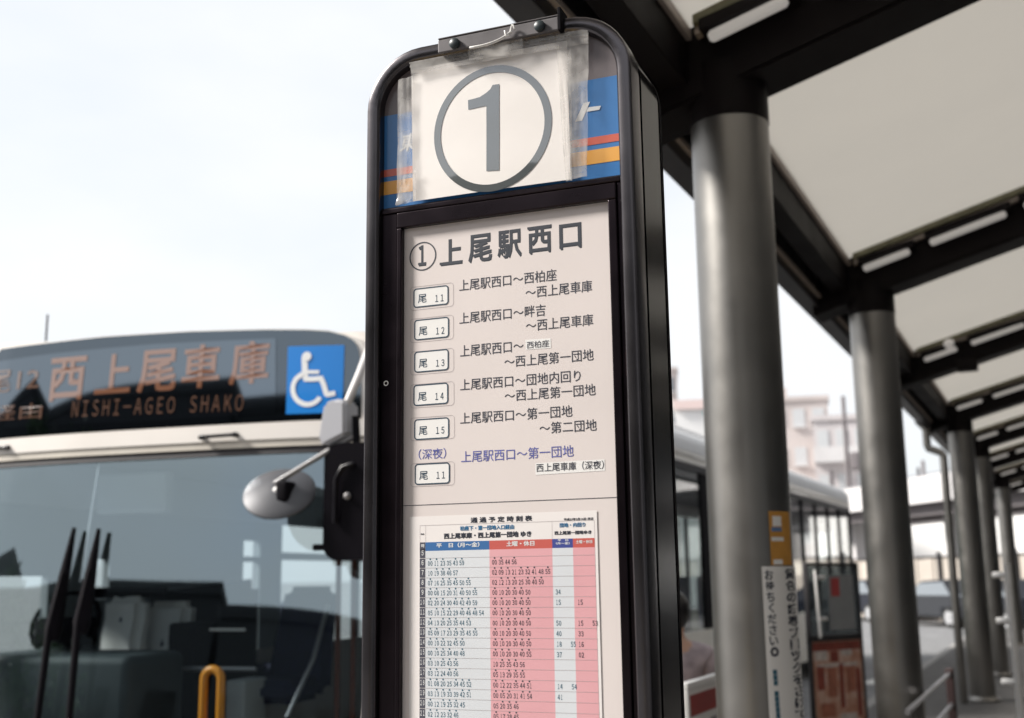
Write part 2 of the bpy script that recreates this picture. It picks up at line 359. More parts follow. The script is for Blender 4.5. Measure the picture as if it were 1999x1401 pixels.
# header: grey field, blue field, stripes
HZ0, HZ1 = 2.140, 2.2995
obj('header_backing', prism(B(), [(.0243, HZ0 - .003)] + upath(.0243, 0, RC)[1:-1] + [(WS - .0243, HZ0 - .003)], .006, .010), m_hdrgrey, sign)
hp = obj('header_band', flat(B(), [(.0245, HZ0), (WS - .0245, HZ0), (WS - .0245, HZ1), (.0245, HZ1)], .0052), m_blue, sign)
def hz(px, py): return s_uv(px, py, .005)[1]
for nm, ya, yb, m in (('red_stripe', 259, 274, m_red), ('amber_stripe', 284, 312, m_amber)):
    obj(nm, flat(B(), [(.0245, hz(1212, yb)), (WS - .0245, hz(1212, yb)), (WS - .0245, hz(1212, ya)), (.0245, hz(1212, ya))], .0047), m, hp)
def s_text(name, body, p0, p1, hpx, m, parent, off, bold=.0, shear=0., spacing=1.):
    """baseline-left pixel, baseline-right pixel, height in photograph pixels"""
    u0, va = s_uv(*p0, off); u1, vb = s_uv(*p1, off); v0 = (va + vb) / 2; sl = max(-.02, min(.02, (vb - va) / (u1 - u0)))
    h = (s_uv((p0[0] + p1[0]) / 2, (p0[1] + p1[1]) / 2 - hpx, off)[1] - s_uv((p0[0] + p1[0]) / 2, (p0[1] + p1[1]) / 2, off)[1])
    return text_fit(name, body, u0, u1, v0, v0 + h, off, m, parent, bold, shear, spacing=spacing)
s_text('lettering', '東', (779, 297), (817, 291), 34, m_white, hp, .0047, .02, .25)
# the kana at the right end of the company name: slanted stem and bar
bm = B()
flat(bm, [s_uv(*p, .0047) for p in ((1123, 237), (1136, 235), (1152, 198), (1139, 201))], .0047)
obj('lettering', bm, m_white, hp); bm = B()
flat(bm, [s_uv(*p, .0045) for p in ((1145, 218), (1170, 214), (1173, 206), (1149, 209))], .0044)
obj('lettering', bm, m_white, hp)
# panel below the header
obj('header_rail', box(B(), .0243, WS - .0243, -.002, .030, 2.128, HZ0 - .0035, .002), m_frame, sign)
obj('inner_frame', box(B(), .0243, .052, .0, .030, ZB, 2.1275, .0015), m_frame, sign)
obj('inner_frame', box(B(), .419, WS - .0243, .0, .030, ZB, 2.1275, .0015), m_frame, sign)
door = obj('door_rail', box(B(), .0525, .4185, -.003, .028, 2.1015, 2.127, .002), m_frame, sign)
obj('door_stile', box(B(), .0525, .0612, -.003, .028, .52, 2.101, .002), m_frame, sign)
obj('door_stile', box(B(), .4050, .4185, -.003, .028, .52, 2.101, .002), m_frame, sign)
obj('door_rail', box(B(), .0525, .4185, -.003, .028, .49, .519, .002), m_frame, sign)
obj('lower_panel', box(B(), .0525, .4185, .004, .02, ZB, .488), m_frame, sign)
bm = B(); u, v = s_uv(754, 748, 0); ribbon(bm, arc((u, v), .0035, 0, 342, 18), .0016, -.0008, True); obj('lock_ring', bm, m_plate, sign)
bm = B(); a = s_uv(1223, 683, 0); b_ = s_uv(1226, 733, 0); box(bm, a[0] - .0007, a[0] + .0007, -.0020, -.0003, b_[1], a[1]); obj('slot_glint', bm, mat('glint_pink', (.75, .45, .42), .3, .6), sign)  # pink strip painted as the highlight along the handle slit
NO = .007                                             # depth of the notice surface
nb = obj('notice_panel', flat(B(), [(.0614, .52), (.4048, .52), (.4048, 2.1013), (.0614, 2.1013)], NO), m_board, sign)
# title
uc, vc = s_uv(825.5, 500, NO)
def ell(px, rx, ry, n=40, off=NO):                     # a circle in the plane of the sign
    u0, v0 = s_uv(*px, off); r = (abs(s_uv(px[0] + rx, px[1], off)[0] - u0) + abs(s_uv(px[0], px[1] - ry, off)[1] - v0)) / 2
    return u0, v0, r
u, v, r = ell((825.5, 500), 23, 29)
obj('title_ring', ribbon(B(), arc((u, v), r, 0, 351, 39), .0021, NO - .0003, True), m_titleink, nb)
s_text('lettering', '１', (816, 520), (832, 519), 41, m_titleink, nb, NO - .0003, .035)
for ch, x0, x1, yb, yt in (('上', 858, 903, 520, 467), ('尾', 914, 961, 515, 457), ('駅', 971, 1019, 507, 449), ('西', 1030, 1078, 498, 441), ('口', 1092, 1136, 489, 436)):
    sl = .115
    s_text('lettering', ch, (x0, yb), (x1, yb - (x1 - x0) * sl), yb - yt - 2, m_titleink, nb, NO - .0003, .03)
NI = NO - .0003
ST = '上尾駅西口～'
for body, p0, p1, h, m in (
    (ST + '西柏座', (896.4, 569), (1086.5, 547), 23, m_ink), ('～西上尾車庫', (1025.8, 582), (1156, 570), 23, m_ink),
    (ST + '畔吉', (896.7, 633), (1065, 616), 23, m_ink), ('～西上尾車庫', (1026.5, 646), (1158, 636.6), 23, m_ink),
    (ST, (898, 697), (1022, 686), 23, m_ink), ('～西上尾第一団地', (984.5, 716.7), (1159, 704.6), 23, m_ink),
    (ST + '団地内回り', (898.3, 761.4), (1133.8, 746), 23, m_ink), ('～西上尾第一団地', (985, 783), (1163, 772.8), 23, m_ink),
    (ST + '第一団地', (898.3, 827.4), (1117.5, 814), 23, m_ink), ('～第二団地', (1053, 847), (1165, 841), 23, m_ink),
    (ST + '第一団地', (900.3, 903.4), (1120, 891), 23, m_inkblue), ('（深夜）', (817, 898), (871, 894), 21, m_inkblue)):
    s_text('lettering', body, p0, p1, h, m, nb, NI, .008)
def patch(name, pts, off, m, parent): return obj(name, flat(B(), [s_uv(*p, off) for p in pts], off), m, parent)
patch('paper_patch', [(1025.8, 663), (1075, 660), (1075.5, 679), (1026.5, 682.5)], NI, m_plate, nb)
s_text('lettering', '西柏座', (1028.5, 680), (1072, 677), 14, m_ink, nb, NI - .0003, .004)
patch('paper_patch', [(1045, 904), (1180.4, 896), (1181, 918.5), (1045.5, 927)], NI, m_plate, nb)
s_text('lettering', '西上尾車庫（深夜）', (1047, 922), (1179, 914.5), 17, m_ink, nb, NI - .0003, .010)
for t_, x0, x1, ya, yb, xo0, xo1, yoa, yob in (
    ('11', 808.5, 874, 565, 599.5, 801, 885, 561, 606), ('12', 810, 875, 626, 663, 801, 885, 623, 669),
    ('13', 810, 874, 688, 726, 801.5, 885.5, 687, 732), ('14', 808.5, 873.5, 753, 791, 801.5, 886, 751, 796.5),
    ('15', 810, 875, 820, 857.5, 801.5, 887, 816, 860.5), ('11', 811, 876.5, 907, 945, 802, 887, 905, 950)):
    def rr(xa, xb, y_a, y_b, off):
        u0 = s_uv(xa, (y_a + y_b) / 2, off)[0]; u1 = s_uv(xb, (y_a + y_b) / 2, off)[0]; v1 = s_uv(xa, y_a, off)[1]; v0 = s_uv(xa, y_b, off)[1]; return u0, u1, v0, v1
    a0, a1, b0, b1 = rr(xo0, xo1, yoa, yob, NI); q = rrect(a0, a1, b0, b1, .005)
    obj('plate_border', ribbon(B(), q, .0006, NI, True), m_thin, nb)
    a0, a1, b0, b1 = rr(x0, x1, ya, yb, NI); q = rrect(a0, a1, b0, b1, .004)
    pl = obj('route_plate', flat(B(), q, NI), m_plate, nb)
    obj('plate_outline', ribbon(B(), rrect(a0 - .0003, a1 + .0003 + random.random() * .0006, b0 - .0003, b1 + .0003, .0045), .0019, NI - .0002, True), m_plateline, nb)
    sl_ = -.07
    s_text('lettering', '尾', (816.5 + (x0 - 809), yb - 8), (833 + (x0 - 809), yb - 9.3), 17, m_plateline, nb, NI - .0002, .012)
    s_text('lettering', t_.translate(FW), (850 + (x0 - 809), yb - 10), (866.5 + (x0 - 809), yb - 11.2), 14, m_plateline, nb, NI - .0002, .02)
ul, vl = s_uv(785, 987, NI)
obj('divider_line', flat(B(), [(.0614, vl - .0005), (.4048, vl - .0005), (.4048, vl + .0005), (.0614, vl + .0005)], NI), m_titleink, nb)

# timetable sheet: photograph crop (origin 760,990, scale 3.408) gives the cell grid
def tp(x, y): return (760 + x / 3.408, 990 + y / 3.408)
TO = NO - .0010
def tuv(x, y, off=TO): return s_uv(*tp(x, y), off)
U = lambda x, y=255: tuv(x, y)[0]
V_ = lambda y, x=240: tuv(x, y)[1]
vt = (tuv(135, 68)[1] + tuv(1380, 15)[1]) / 2
tt = obj('timetable_sheet', flat(B(), [(U(135, 68), .95), (U(1380, 15), .95), (U(1380, 15), vt), (U(135, 68), vt)], TO), m_paper, sign)
TI = TO - .0002; TJ = TO - .0004
uh0, uh1, uc1, uc2, uc3, uc4 = U(203), U(241), U(666), U(1084), U(1222), U(1367)
vh1, vh0 = V_(233), V_(291)
VB = 1.00
ROW = (V_(390) - V_(1392)) / 15
def vbase(h): return V_(390) - ROW * (h - 6)
def cell(name, a, b, c, d, m, off=TI): return obj(name, flat(B(), [(a, c), (b, c), (b, d), (a, d)], off), m, tt)
cell('weekday_heading', uh1, uc1, vh0, vh1, m_tblue); cell('holiday_heading', uc1, uc2, vh0, vh1, m_tred)
cell('weekday_heading', uc2, uc3, vh0, vh1, m_tnavy); cell('holiday_heading', uc3, uc4, vh0, vh1, m_tred)
cell('weekday_column', uh1, uc1, VB, vh0, m_tpale); cell('holiday_column', uc1, uc2, VB, vh0, m_tpink)
cell('weekday_column', uc2, uc3, VB, vh0, m_tpale); cell('holiday_column', uc3, uc4, VB, vh0, m_tpink)
cell('hour_cell', uh0, uh1 - .0004, vh0 + .0003, vh1, m_hour)
for h in range(5, 24):
    vb = vbase(h) - ROW * .22
    cell('hour_cell', uh0, uh1 - .0004, vb + .0004, vb + ROW - .0004, m_hour)
    text_fit('lettering', str(h).translate(FW), (uh0 + uh1) / 2 - (.0018 if h < 10 else .0034), (uh0 + uh1) / 2 + (.0018 if h < 10 else .0034), vbase(h) + .0008, vbase(h) + .0085, TJ, m_white, tt, .03)
    if h > 5: cell('grid_line', uh1, uc4, vb + ROW - .0002, vb + ROW + .0002, m_thin, TJ)
vg = V_(123, 203)
for a, b, c, d in ((uh0, uc4, vg, vg + .0005), (uh0, uh0 + .0004, vh1, vg), (uh1, uh1 + .0004, vh1, vg), (uc2, uc2 + .0004, vh1, vg), (uc4, uc4 + .0004, vh1, vg)):
    cell('grid_line', a, b, c, d, m_thin)
def t_text(body, x0, x1, yl, yr, hh, m, bold=.02, spacing=1.): s_text('lettering', body, tp(x0, yl), tp(x1, yr), hh / 3.408, m, tt, TJ, bold, spacing=spacing)
t_text('通 過 予 定 時 刻 表', 540, 950, 104, 92, 38, m_ink, .035)
t_text('平成27年3月14日 改正', 1160, 1358, 90, 84, 18, m_ink, .02)
t_text('柏座下・第一団地入口経由', 470, 830, 156, 146, 32, m_inksky, .035)
t_text('西上尾車庫・西上尾第一団地 ゆき', 362, 945, 213, 195, 40, m_ink, .045)
t_text('団地・内回り', 1133, 1305, 135, 129, 30, m_inksky, .035)
t_text('西上尾第一団地ゆき', 1098, 1345, 184, 178, 26, m_ink, .045)
t_text('平　日（月～金）', 312, 600, 274, 263, 34, m_white, .045)
t_text('土曜・休日', 778, 966, 263, 257, 36, m_white, .045)
t_text('平　日', 1120, 1190, 228, 226, 15, m_white, .045); t_text('（月～金）', 1108, 1200, 250, 247, 17, m_white, .045)
t_text('土曜・休日', 1240, 1350, 243, 240, 24, m_white, .045)
t_text('時', 212, 234, 268, 268, 24, m_white, .04); t_text('行先', 208, 232, 184, 184, 11, m_ink, .03)
TIMES = {6: ('00 11 23 35 43 59', '00 35 44 56', '', ''), 7: ('10 19 38 46 57', '02 09 13 21 23 32 41 48 55', '', ''), 8: ('07 16 25 35 45 50 55', '02 12 13 20 25 30 40 50', '', ''),
    9: ('00 08 15 20 31 40 50 55', '00 10 20 30 40 50', '34', ''), 10: ('02 20 24 30 40 42 49 59', '00 10 20 30 40 50', '15', '15'), 11: ('05 10 15 22 29 40 46 48 54', '00 10 20 30 40 50', '', ''),
    12: ('04 13 20 25 35 44 53', '00 10 20 30 40 50', '50', '15 53'), 13: ('05 09 17 23 29 35 45 55', '00 10 20 30 40 50', '40', '33'), 14: ('00 10 22 32 45 50', '00 10 20 30 40 50', '18 55', '16'),
    15: ('00 10 25 34 40 48', '00 10 20 30 40 55', '37', '02'), 16: ('03 10 25 43 56', '10 25 35 43 56', '', ''), 17: ('03 12 24 40 56', '05 13 29 35 55', '', ''),
    18: ('01 08 20 25 34 45 52', '00 12 22 35 44 51', '14 54', ''), 19: ('03 13 19 33 39 42 51', '00 05 20 31 41 54', '41', ''), 20: ('00 12 19 25 32 45', '05 20 35 46', '', ''),
    21: ('02 12 23 32 46', '05 17 28 45', '', ''), 22: ('00 15 30 50', '00 20 45', '', '')}
DG = {d: text_mesh(d.translate(FW), .012) for d in '0123456789'}
def glyph_run(items, off, m, name='lettering'):
    """digits and dots of one row joined into one printed line"""
    vs, fs = [], []
    for me, u0, u1, v0, v1 in items:
        xs = [v.co.x for v in me.vertices]; ys = [v.co.y for v in me.vertices]; a, b, c, d = min(xs), max(xs), min(ys), max(ys); k = len(vs)
        vs += [(u0 + (v.co.x - a) / (b - a) * (u1 - u0), off, v0 + (v.co.y - c) / (d - c) * (v1 - v0)) for v in me.vertices]
        fs += [[k + i for i in p.vertices] for p in me.polygons]
    me = bpy.data.meshes.new(name); me.from_pydata(vs, [], fs); return obj(name, me, m, tt)
dotme = bpy.data.meshes.new('dot'); dotme.from_pydata([(math.cos(i * math.pi / 4), math.sin(i * math.pi / 4), 0) for i in range(8)], [], [list(range(8))])
pitch = U(300, 390) - U(258.4, 390)
for h, cols in TIMES.items():
    for ci, (txt, ustart, m) in enumerate(zip(cols, (U(257, 390), U(684, 390), U(1107, 570), U(1252, 570)), (m_inkteal, m_titleink, m_inkteal, m_titleink))):
        if not txt: continue
        items = []; vb = vbase(h)
        for k, tm in enumerate(txt.split()):
            u0 = ustart + k * (pitch if ci < 2 else pitch * 2.05)
            for q, dch in enumerate(tm):
                wdt = .0033 if dch != '1' else .0019; uu = u0 + q * .0042 + (0 if dch != '1' else .0007)
                items.append((DG[dch], uu, uu + wdt, vb, vb + .0072))
            if ci < 2 and (h * 7 + k * 5 + ci) % 4 != 1:
                items.append((dotme, u0 + .0026, u0 + .0054, vb + .0085, vb + .0109))
        glyph_run(items, TJ, m)

# number sheet taped over the header
NS = -.0018
def nfn(u, v): return NS - .0016 * math.sin(max(0, min(1, (u - .08) / .28)) * math.pi) - .0003 * math.sin(v * 31) ** 2
ntl, ntr, nbr, nbl = [s_uv(*p, NS) for p in ((803, 137), (1107, 79), (1114, 350), (806, 393))]
bm = B(); NG = 14; g = [[None] * (NG + 1) for _ in range(NG + 1)]
for i in range(NG + 1):
    for j in range(NG + 1):
        s_, t_ = i / NG, j / NG
        u = (nbl[0] * (1 - s_) + nbr[0] * s_) * (1 - t_) + (ntl[0] * (1 - s_) + ntr[0] * s_) * t_
        v = (nbl[1] * (1 - s_) + nbr[1] * s_) * (1 - t_) + (ntl[1] * (1 - s_) + ntr[1] * s_) * t_
        g[i][j] = bm.verts.new((u, nfn(u, v), v))
for i in range(NG):
    for j in range(NG): bm.faces.new((g[i][j], g[i + 1][j], g[i + 1][j + 1], g[i][j + 1]))
ns = obj('number_sheet', bm, m_sheet, sign, smooth=80)
u0 = (s_uv(848, 250, NS)[0] + s_uv(1078, 250, NS)[0]) / 2; v0 = (s_uv(963, 129, NS)[1] + s_uv(963, 374, NS)[1]) / 2
ra = (s_uv(1078, 250, NS)[0] - s_uv(848, 250, NS)[0]) / 2; rb = (s_uv(963, 129, NS)[1] - s_uv(963, 374, NS)[1]) / 2
bm = B(); rg = []
for i in range(72):
    a = i * math.pi / 36; tk = .0118
    pts = [(u0 + (ra - d) * math.cos(a), v0 + (rb - d) * math.sin(a)) for d in (0, tk / 2, tk)]
    rg.append([bm.verts.new((x, nfn(x, z) - .0006, z)) for x, z in pts])
for i in range(72):
    for k in range(2): bm.faces.new((rg[i][k], rg[i][k + 1], rg[(i + 1) % 72][k + 1], rg[(i + 1) % 72][k]))
obj('number_ring', bm, m_numink, ns, smooth=80)
one = [(950.6, 334.7), (975.5, 333), (975.5, 164.5), (962.5, 166.5), (958, 175), (950, 182), (938, 190), (926, 193.5), (914.6, 196), (915.2, 214.8), (950.6, 207)]
q = [s_uv(*p, NS) for p in one]
bm = B(); f_ = bm.faces.new([bm.verts.new((x, 0, z)) for x, z in q])
for k in range(1, 9):
    zz = min(p[1] for p in q) + k * .016
    bmesh.ops.bisect_plane(bm, geom=bm.verts[:] + bm.edges[:] + bm.faces[:], plane_co=(0, 0, zz), plane_no=(0, 0, 1))
for v in bm.verts: v.co.y = nfn(v.co.x, v.co.z) - .0006
obj('number_one', bm, m_numink, ns, smooth=80)
def tape(pts, off, amp=.0008, n=10, seed=0):           # wrinkled strip, corners tl, tr, br, bl in photograph pixels
    tl, tr, br, bl = [s_uv(*p, off) for p in pts]; rnd = random.Random(seed); bm = B(); g = []
    for i in range(n + 1):
        row = []
        for j in range(n + 1):
            s_, t_ = i / n, j / n
            u = (tl[0] * (1 - s_) + tr[0] * s_) * (1 - t_) + (bl[0] * (1 - s_) + br[0] * s_) * t_
            v = (tl[1] * (1 - s_) + tr[1] * s_) * (1 - t_) + (bl[1] * (1 - s_) + br[1] * s_) * t_
            e = (i in (0, n)) * .0007
            row.append(bm.verts.new((u + rnd.uniform(-e, e), off - .0012 * abs(math.sin(u * 90 + v * 60)) + rnd.uniform(-amp, amp), v + rnd.uniform(-e, e))))
        g.append(row)
    for i in range(n):
        for j in range(n): bm.faces.new((g[i][j], g[i + 1][j], g[i + 1][j + 1], g[i][j + 1]))
    return obj('tape_strip', bm, m_tape, sign, smooth=80)
tape([(1107, 58), (1149, 52), (1146, 344), (1115, 350)], -.007, seed=1)
tape([(777, 156), (806, 148), (805, 388), (775, 402)], -.007, seed=2)
tape([(912, 66), (1018, 44), (1022, 104), (916, 118)], -.015, .0006, seed=3)
tape([(800, 122), (1148, 56), (1148, 84), (803, 145)], -.0095, .0006, seed=4)
tape([(1085, 63), (1115, 57), (1117, 352), (1104, 354)], -.0055, seed=5)
tape([(786, 345), (812, 330), (812, 392), (772, 402)], -.0085, .0014, seed=6)
# clamp plate on the top edge
a = s_uv(855, 92, -.02); b_ = s_uv(1090, 45, -.02)
cl = obj('clamp_plate', box(B(), a[0], b_[0], -.0205, -.0128, 2.379, 2.4012, .0015), m_clamp, sign)
box_ = B(); box(box_, a[0], b_[0], -.0205, .05, 2.4025, 2.4048, .001); obj('clamp_top', box_, m_clamp, sign)
obj('clamp_lug', box(B(), b_[0], b_[0] + .005, -.024, .01, 2.377, 2.415, .001), m_matt, sign)
for px in ((887, 84), (1053, 50)):
    u, v = s_uv(*px, -.024); bm = B(); tube(bm, [(u, -.0206, v), (u, -.026, v), (u, -.028, v)], [.0088, .0088, .006], 12); obj('bolt', bm, m_bolt, cl, smooth=40)
bm = B(); pts = []
for k in range(15):
    t = k / 14; px = 916 + 82 * t; py = 92 - 6 * t - 26 * t ** 3
    u, v = s_uv(px, py, -.026); pts.append((u, -.024 - .004 * math.sin(t * 3.1), v))
tube(bm, pts, .0022, 6); obj('cable_tie', bm, m_plate, sign, smooth=60)
bm = B(); pts = []
for k in range(9):
    t = k / 8; u, v = s_uv(985 + 20 * t, 60 + 12 * math.sin(t * 6), -.026); pts.append((u, -.026 - .002 * math.sin(t * 9), v))
tube(bm, pts, .0014, 6); obj('cable_tie', bm, m_plate, sign, smooth=60)

# ------------------------------------------------------------------ canopy over the platform
SL = .28
def rz_(X): return 3.655 + SL * (X + 1.15)            # underside of the roof sheets
BY = [4.24 + 3.76 * (k - 1) for k in range(9)]         # beams; the second carries the near column
CXX = -1.03; X1 = 3.4; BW = .14
can = thing('platform_canopy', 'long dark steel platform canopy with translucent white roof sheets on round columns', 'canopy', (CXX, 4.3, 0))
def W(o): o.location = (-CXX, -4.3, 0); return o      # parts are built in world coordinates
def beam_zb(X): return 3.35 + SL * (X + 1.15)
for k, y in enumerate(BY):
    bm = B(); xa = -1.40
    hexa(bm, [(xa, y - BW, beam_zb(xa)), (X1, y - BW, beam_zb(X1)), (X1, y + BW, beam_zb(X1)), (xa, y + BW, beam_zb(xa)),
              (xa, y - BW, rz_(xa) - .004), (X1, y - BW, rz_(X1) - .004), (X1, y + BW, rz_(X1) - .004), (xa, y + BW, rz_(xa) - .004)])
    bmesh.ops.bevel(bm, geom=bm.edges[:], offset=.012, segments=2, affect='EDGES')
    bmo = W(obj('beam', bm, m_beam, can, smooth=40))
    # trim strips on the near side of the beam under the sheet edge
    for dy, dz, m, nm in ((-.05, -.0, m_olive, 'seal_strip'), (-.022, -.03, m_lip, 'trim_strip')):
        bm = B(); y0 = y - BW + dy; 
        hexa(bm, [(-1.1, y0 - .028, rz_(-1.1) - .045 + dz), (X1, y0 - .028, rz_(X1) - .045 + dz), (X1, y0 + .02, rz_(X1) - .045 + dz), (-1.1, y0 + .02, rz_(-1.1) - .045 + dz),
                  (-1.1, y0 - .028, rz_(-1.1) - .006 + dz), (X1, y0 - .028, rz_(X1) - .006 + dz), (X1, y0 + .02, rz_(X1) - .006 + dz), (-1.1, y0 + .02, rz_(-1.1) - .006 + dz)])
        o = obj(nm, bm, m, bmo)
    for xa_, xb_ in ((-1.03, -.73), (-.60, -.13), (-.02, .48), (1.1, 1.7), (2.2, 2.8)):
        bm = B(); yy = y - BW - .11; zo = -.15
        tube(bm, [(xa_, yy, rz_(xa_) + zo), (xa_ + .012, yy, rz_(xa_ + .012) + zo), (xb_ - .012, yy, rz_(xb_ - .012) + zo), (xb_, yy, rz_(xb_) + zo)], [.014, .024, .024, .014], 12)
        tl_ = W(obj('tube_lamp', bm, m_tube, can, smooth=50))
        bm = B(); hexa(bm, [(xa_ - .03, yy - .03, rz_(xa_) + zo + .028), (xb_ + .03, yy - .03, rz_(xb_) + zo + .028), (xb_ + .03, y - BW - .001, rz_(xb_) + zo + .028), (xa_ - .03, y - BW - .001, rz_(xa_) + zo + .028),
                            (xa_ - .03, yy - .03, rz_(xa_) + zo + .07), (xb_ + .03, yy - .03, rz_(xb_) + zo + .07), (xb_ + .03, y - BW - .001, rz_(xb_) + zo + .07), (xa_ - .03, y - BW - .001, rz_(xa_) + zo + .07)])
        obj('lamp_tray', bm, m_beam, tl_)
    for ya, yb in ([(-.45, y - BW + .03)] if k == 0 else []) + ([(y + BW - .03, BY[k + 1] - BW + .03)] if k < len(BY) - 1 else []):
        bm = B(); hexa(bm, [(-1.15, ya, rz_(-1.15)), (X1, ya, rz_(X1)), (X1, yb, rz_(X1)), (-1.15, yb, rz_(-1.15)), (-1.15, ya, rz_(-1.15) + .012), (X1, ya, rz_(X1) + .012), (X1, yb, rz_(X1) + .012), (-1.15, yb, rz_(-1.15) + .012)])
        W(obj('roof_sheet', bm, m_panel, can))
Y0, Y1 = -.45, BY[-1] + .2
for nm, xa, xb, za, zb, m in (('edge_girder', -1.265, -1.152, 3.42, 3.64, m_beam), ('edge_girder', X1, X1 + .15, rz_(X1) - .35, rz_(X1), m_beam),
                              ('gutter', -1.475, -1.36, 3.345, 3.60, m_gut), ('gutter_lip', -1.358, -1.335, 3.40, 3.425, m_lip), ('gutter_lip', -1.285, -1.267, 3.46, 3.475, m_lip), ('sheet_trim', -1.151, -1.128, 3.600, 3.645, m_lip),
                              ('roof_edge_sheet', -1.47, -1.14, 3.655, 3.67, m_gut)):
    W(obj(nm, box(B(), xa, xb, Y0, Y1, za, zb, .004 if 'lip' not in nm else 0), m, can))
def column(y, r=.15):
    bm = B(); tube(bm, [(CXX, y, .0), (CXX, y, 3.30), (CXX, y, 3.42)], [r, r, r], 48)
    c = W(obj('column', bm, m_col, can, smooth=50))
    bm = B(); tube(bm, [(CXX, y, .001), (CXX, y, .02), (CXX, y, .06)], [r + .05, r + .05, r + .005], 48); obj('base_ring', bm, m_col, c, smooth=30)
    bm = B(); tube(bm, [(CXX, y, 3.27), (CXX, y, 3.50)], [r + .003, r + .003], 48); obj('column_top_shade', bm, m_beam, c, smooth=50)  # dark sleeve stands in for the shade where column meets beam
    return c
for k in (1, 2, 4, 5, 7): column(BY[k])
# downpipe with its swan neck
a = atY(1800, 806, 15.2); b_ = atY(1812, 870, 15.2); c_ = atY(1848, 880, 15.2)
DX = atY(1860, 1110, 15.2).x
bm = B(); tube(bm, [(-1.50, 15.2, 3.42), (DX - .18, 15.2, 3.30), (DX - .18, 15.2, 3.10), (DX - .17, 15.2, 3.06), (DX - .03, 15.2, 3.0), (DX, 15.2, 2.96), (DX, 15.2, 2.9), (DX, 15.2, .01)], .048, 16)
W(obj('downpipe', bm, m_col, can, smooth=50))
# small dark box and white dome below the third beam
p = atY(1895, 700, BY[3] - .2)
tb = W(obj('cable_box', box(B(), p.x - .12, p.x + .06, BY[3] - .36, BY[3] - .18, beam_zb(p.x) - .10, beam_zb(p.x) - .005, .01), m_beam, can))
p = atY(1853, 672, BY[3] - .26); bm = B(); bmesh.ops.create_uvsphere(bm, u_segments=16, v_segments=10, radius=.055, matrix=Matrix.Translation((p.x, BY[3] - .25, p.z)))
W(obj('dome_lamp', bm, m_tube, can, smooth=60))

# ------------------------------------------------------------------ notices on the near column
CY1 = BY[1]
def on_col(px, py, r):
    """angle round the column and height where the view ray meets it"""
    d = ray(px, py); ox, oy = -CXX, -CY1; A_ = d.x ** 2 + d.y ** 2; B_ = 2 * (ox * d.x + oy * d.y); C_ = ox * ox + oy * oy - r * r
    D_ = B_ * B_ - 4 * A_ * C_; t = (-B_ - math.sqrt(max(0, D_))) / (2 * A_); p = EYEV + d * t
    return math.atan2(p.y - CY1, p.x - CXX), p.z
def colpt(a, z, r): return (r * math.cos(a), r * math.sin(a), z)
def wrap(name, px0, px1, z0, z1, r, m, parent, pym):
    a0 = on_col(px0, pym, r)[0]; a1 = on_col(px1, pym, r)[0]; bm = B(); n = 16; prev = None
    for i in range(n + 1):
        a = a0 + (a1 - a0) * i / n; cur = (bm.verts.new(colpt(a, z0, r)), bm.verts.new(colpt(a, z1, r)))
        if prev: bm.faces.new((prev[0], cur[0], cur[1], prev[1]))
        prev = cur
    return obj(name, bm, m, parent, smooth=60), a0, a1
zt = on_col(1535, 1105, .153)[1]
nt_ = thing('column_notice', 'white vertical notice with black Japanese text wrapped round the nearest grey column', 'notice', (CXX, CY1, 0))
nsheet, na0, na1 = wrap('notice_sheet', 1489, 1564, .62, zt, .154, m_plate, nt_, 1150)
def col_chars(s, px, py0, step, wpx, m, bold=.02):
    for i, ch in enumerate(s):
        if ch == ' ': continue
        r = .1552; aL, zc = on_col(px + i * step * .075 - wpx / 2, py0 + i * step, r); aR = on_col(px + i * step * .075 + wpx / 2, py0 + i * step, r)[0]
        me = text_mesh(ch, bold); xs = [v.co.x for v in me.vertices]; ys = [v.co.y for v in me.vertices]; a_, b2, c2, d2 = min(xs), max(xs), min(ys), max(ys)
        hh = step / F * 4.5 * .40; k = (b2 - a_); kk = (d2 - c2); big = max(k, kk)
        for v in me.vertices:
            fu = ((v.co.x - (a_ + b2) / 2) / big + .5); fv = (v.co.y - (c2 + d2) / 2) / big
            v.co = colpt(aL + (aR - aL) * fu, zc + fv * 2 * hh, r)
        obj('lettering', me, m, nsheet)
col_chars('お待ちください。', 1501, 1122, 21.5, 17, m_ink)
col_chars('黄色の誘導ブロックをさけて', 1541, 1120, 23, 18, m_ink, .03)
col_chars('■■■ ■■■■■■', 1513, 1312, 10.5, 8, m_inkteal)
zs1 = on_col(1525, 998, .152)[1]; zs0 = on_col(1525, 1103, .152)[1]
st = thing('column_sticker', 'narrow orange sticker above the white notice on the nearest column', 'sticker', (CXX, CY1, 0))
stk, sa0, sa1 = wrap('sticker_sheet', 1503, 1543, zs0, zs1, .152, mat('sticker_orange', (.62, .30, .06), .5, noise=.15, nscale=20), st, 1050)
def colpatch(name, px0, px1, py0, py1, m, r=.1527):
    bm = B(); n = 4; a0 = on_col(px0, (py0 + py1) / 2, r)[0]; a1 = on_col(px1, (py0 + py1) / 2, r)[0]; z0 = on_col(px0, py1, r)[1]; z1 = on_col(px0, py0, r)[1]; prev = None
    for i in range(n + 1):
        a = a0 + (a1 - a0) * i / n; cur = (bm.verts.new(colpt(a, z0, r)), bm.verts.new(colpt(a, z1, r)))
        if prev: bm.faces.new((prev[0], cur[0], cur[1], prev[1]))
        prev = cur
    return obj(name, bm, m, stk)
colpatch('printed_disc', 1508, 1525, 1007, 1027, m_plate); colpatch('printed_band', 1506, 1526, 1029, 1037, mat('print_blue', (.12, .22, .42), .5)); colpatch('printed_band', 1506, 1530, 1048, 1056, m_plate); colpatch('printed_band', 1510, 1528, 1092, 1102, m_plate)

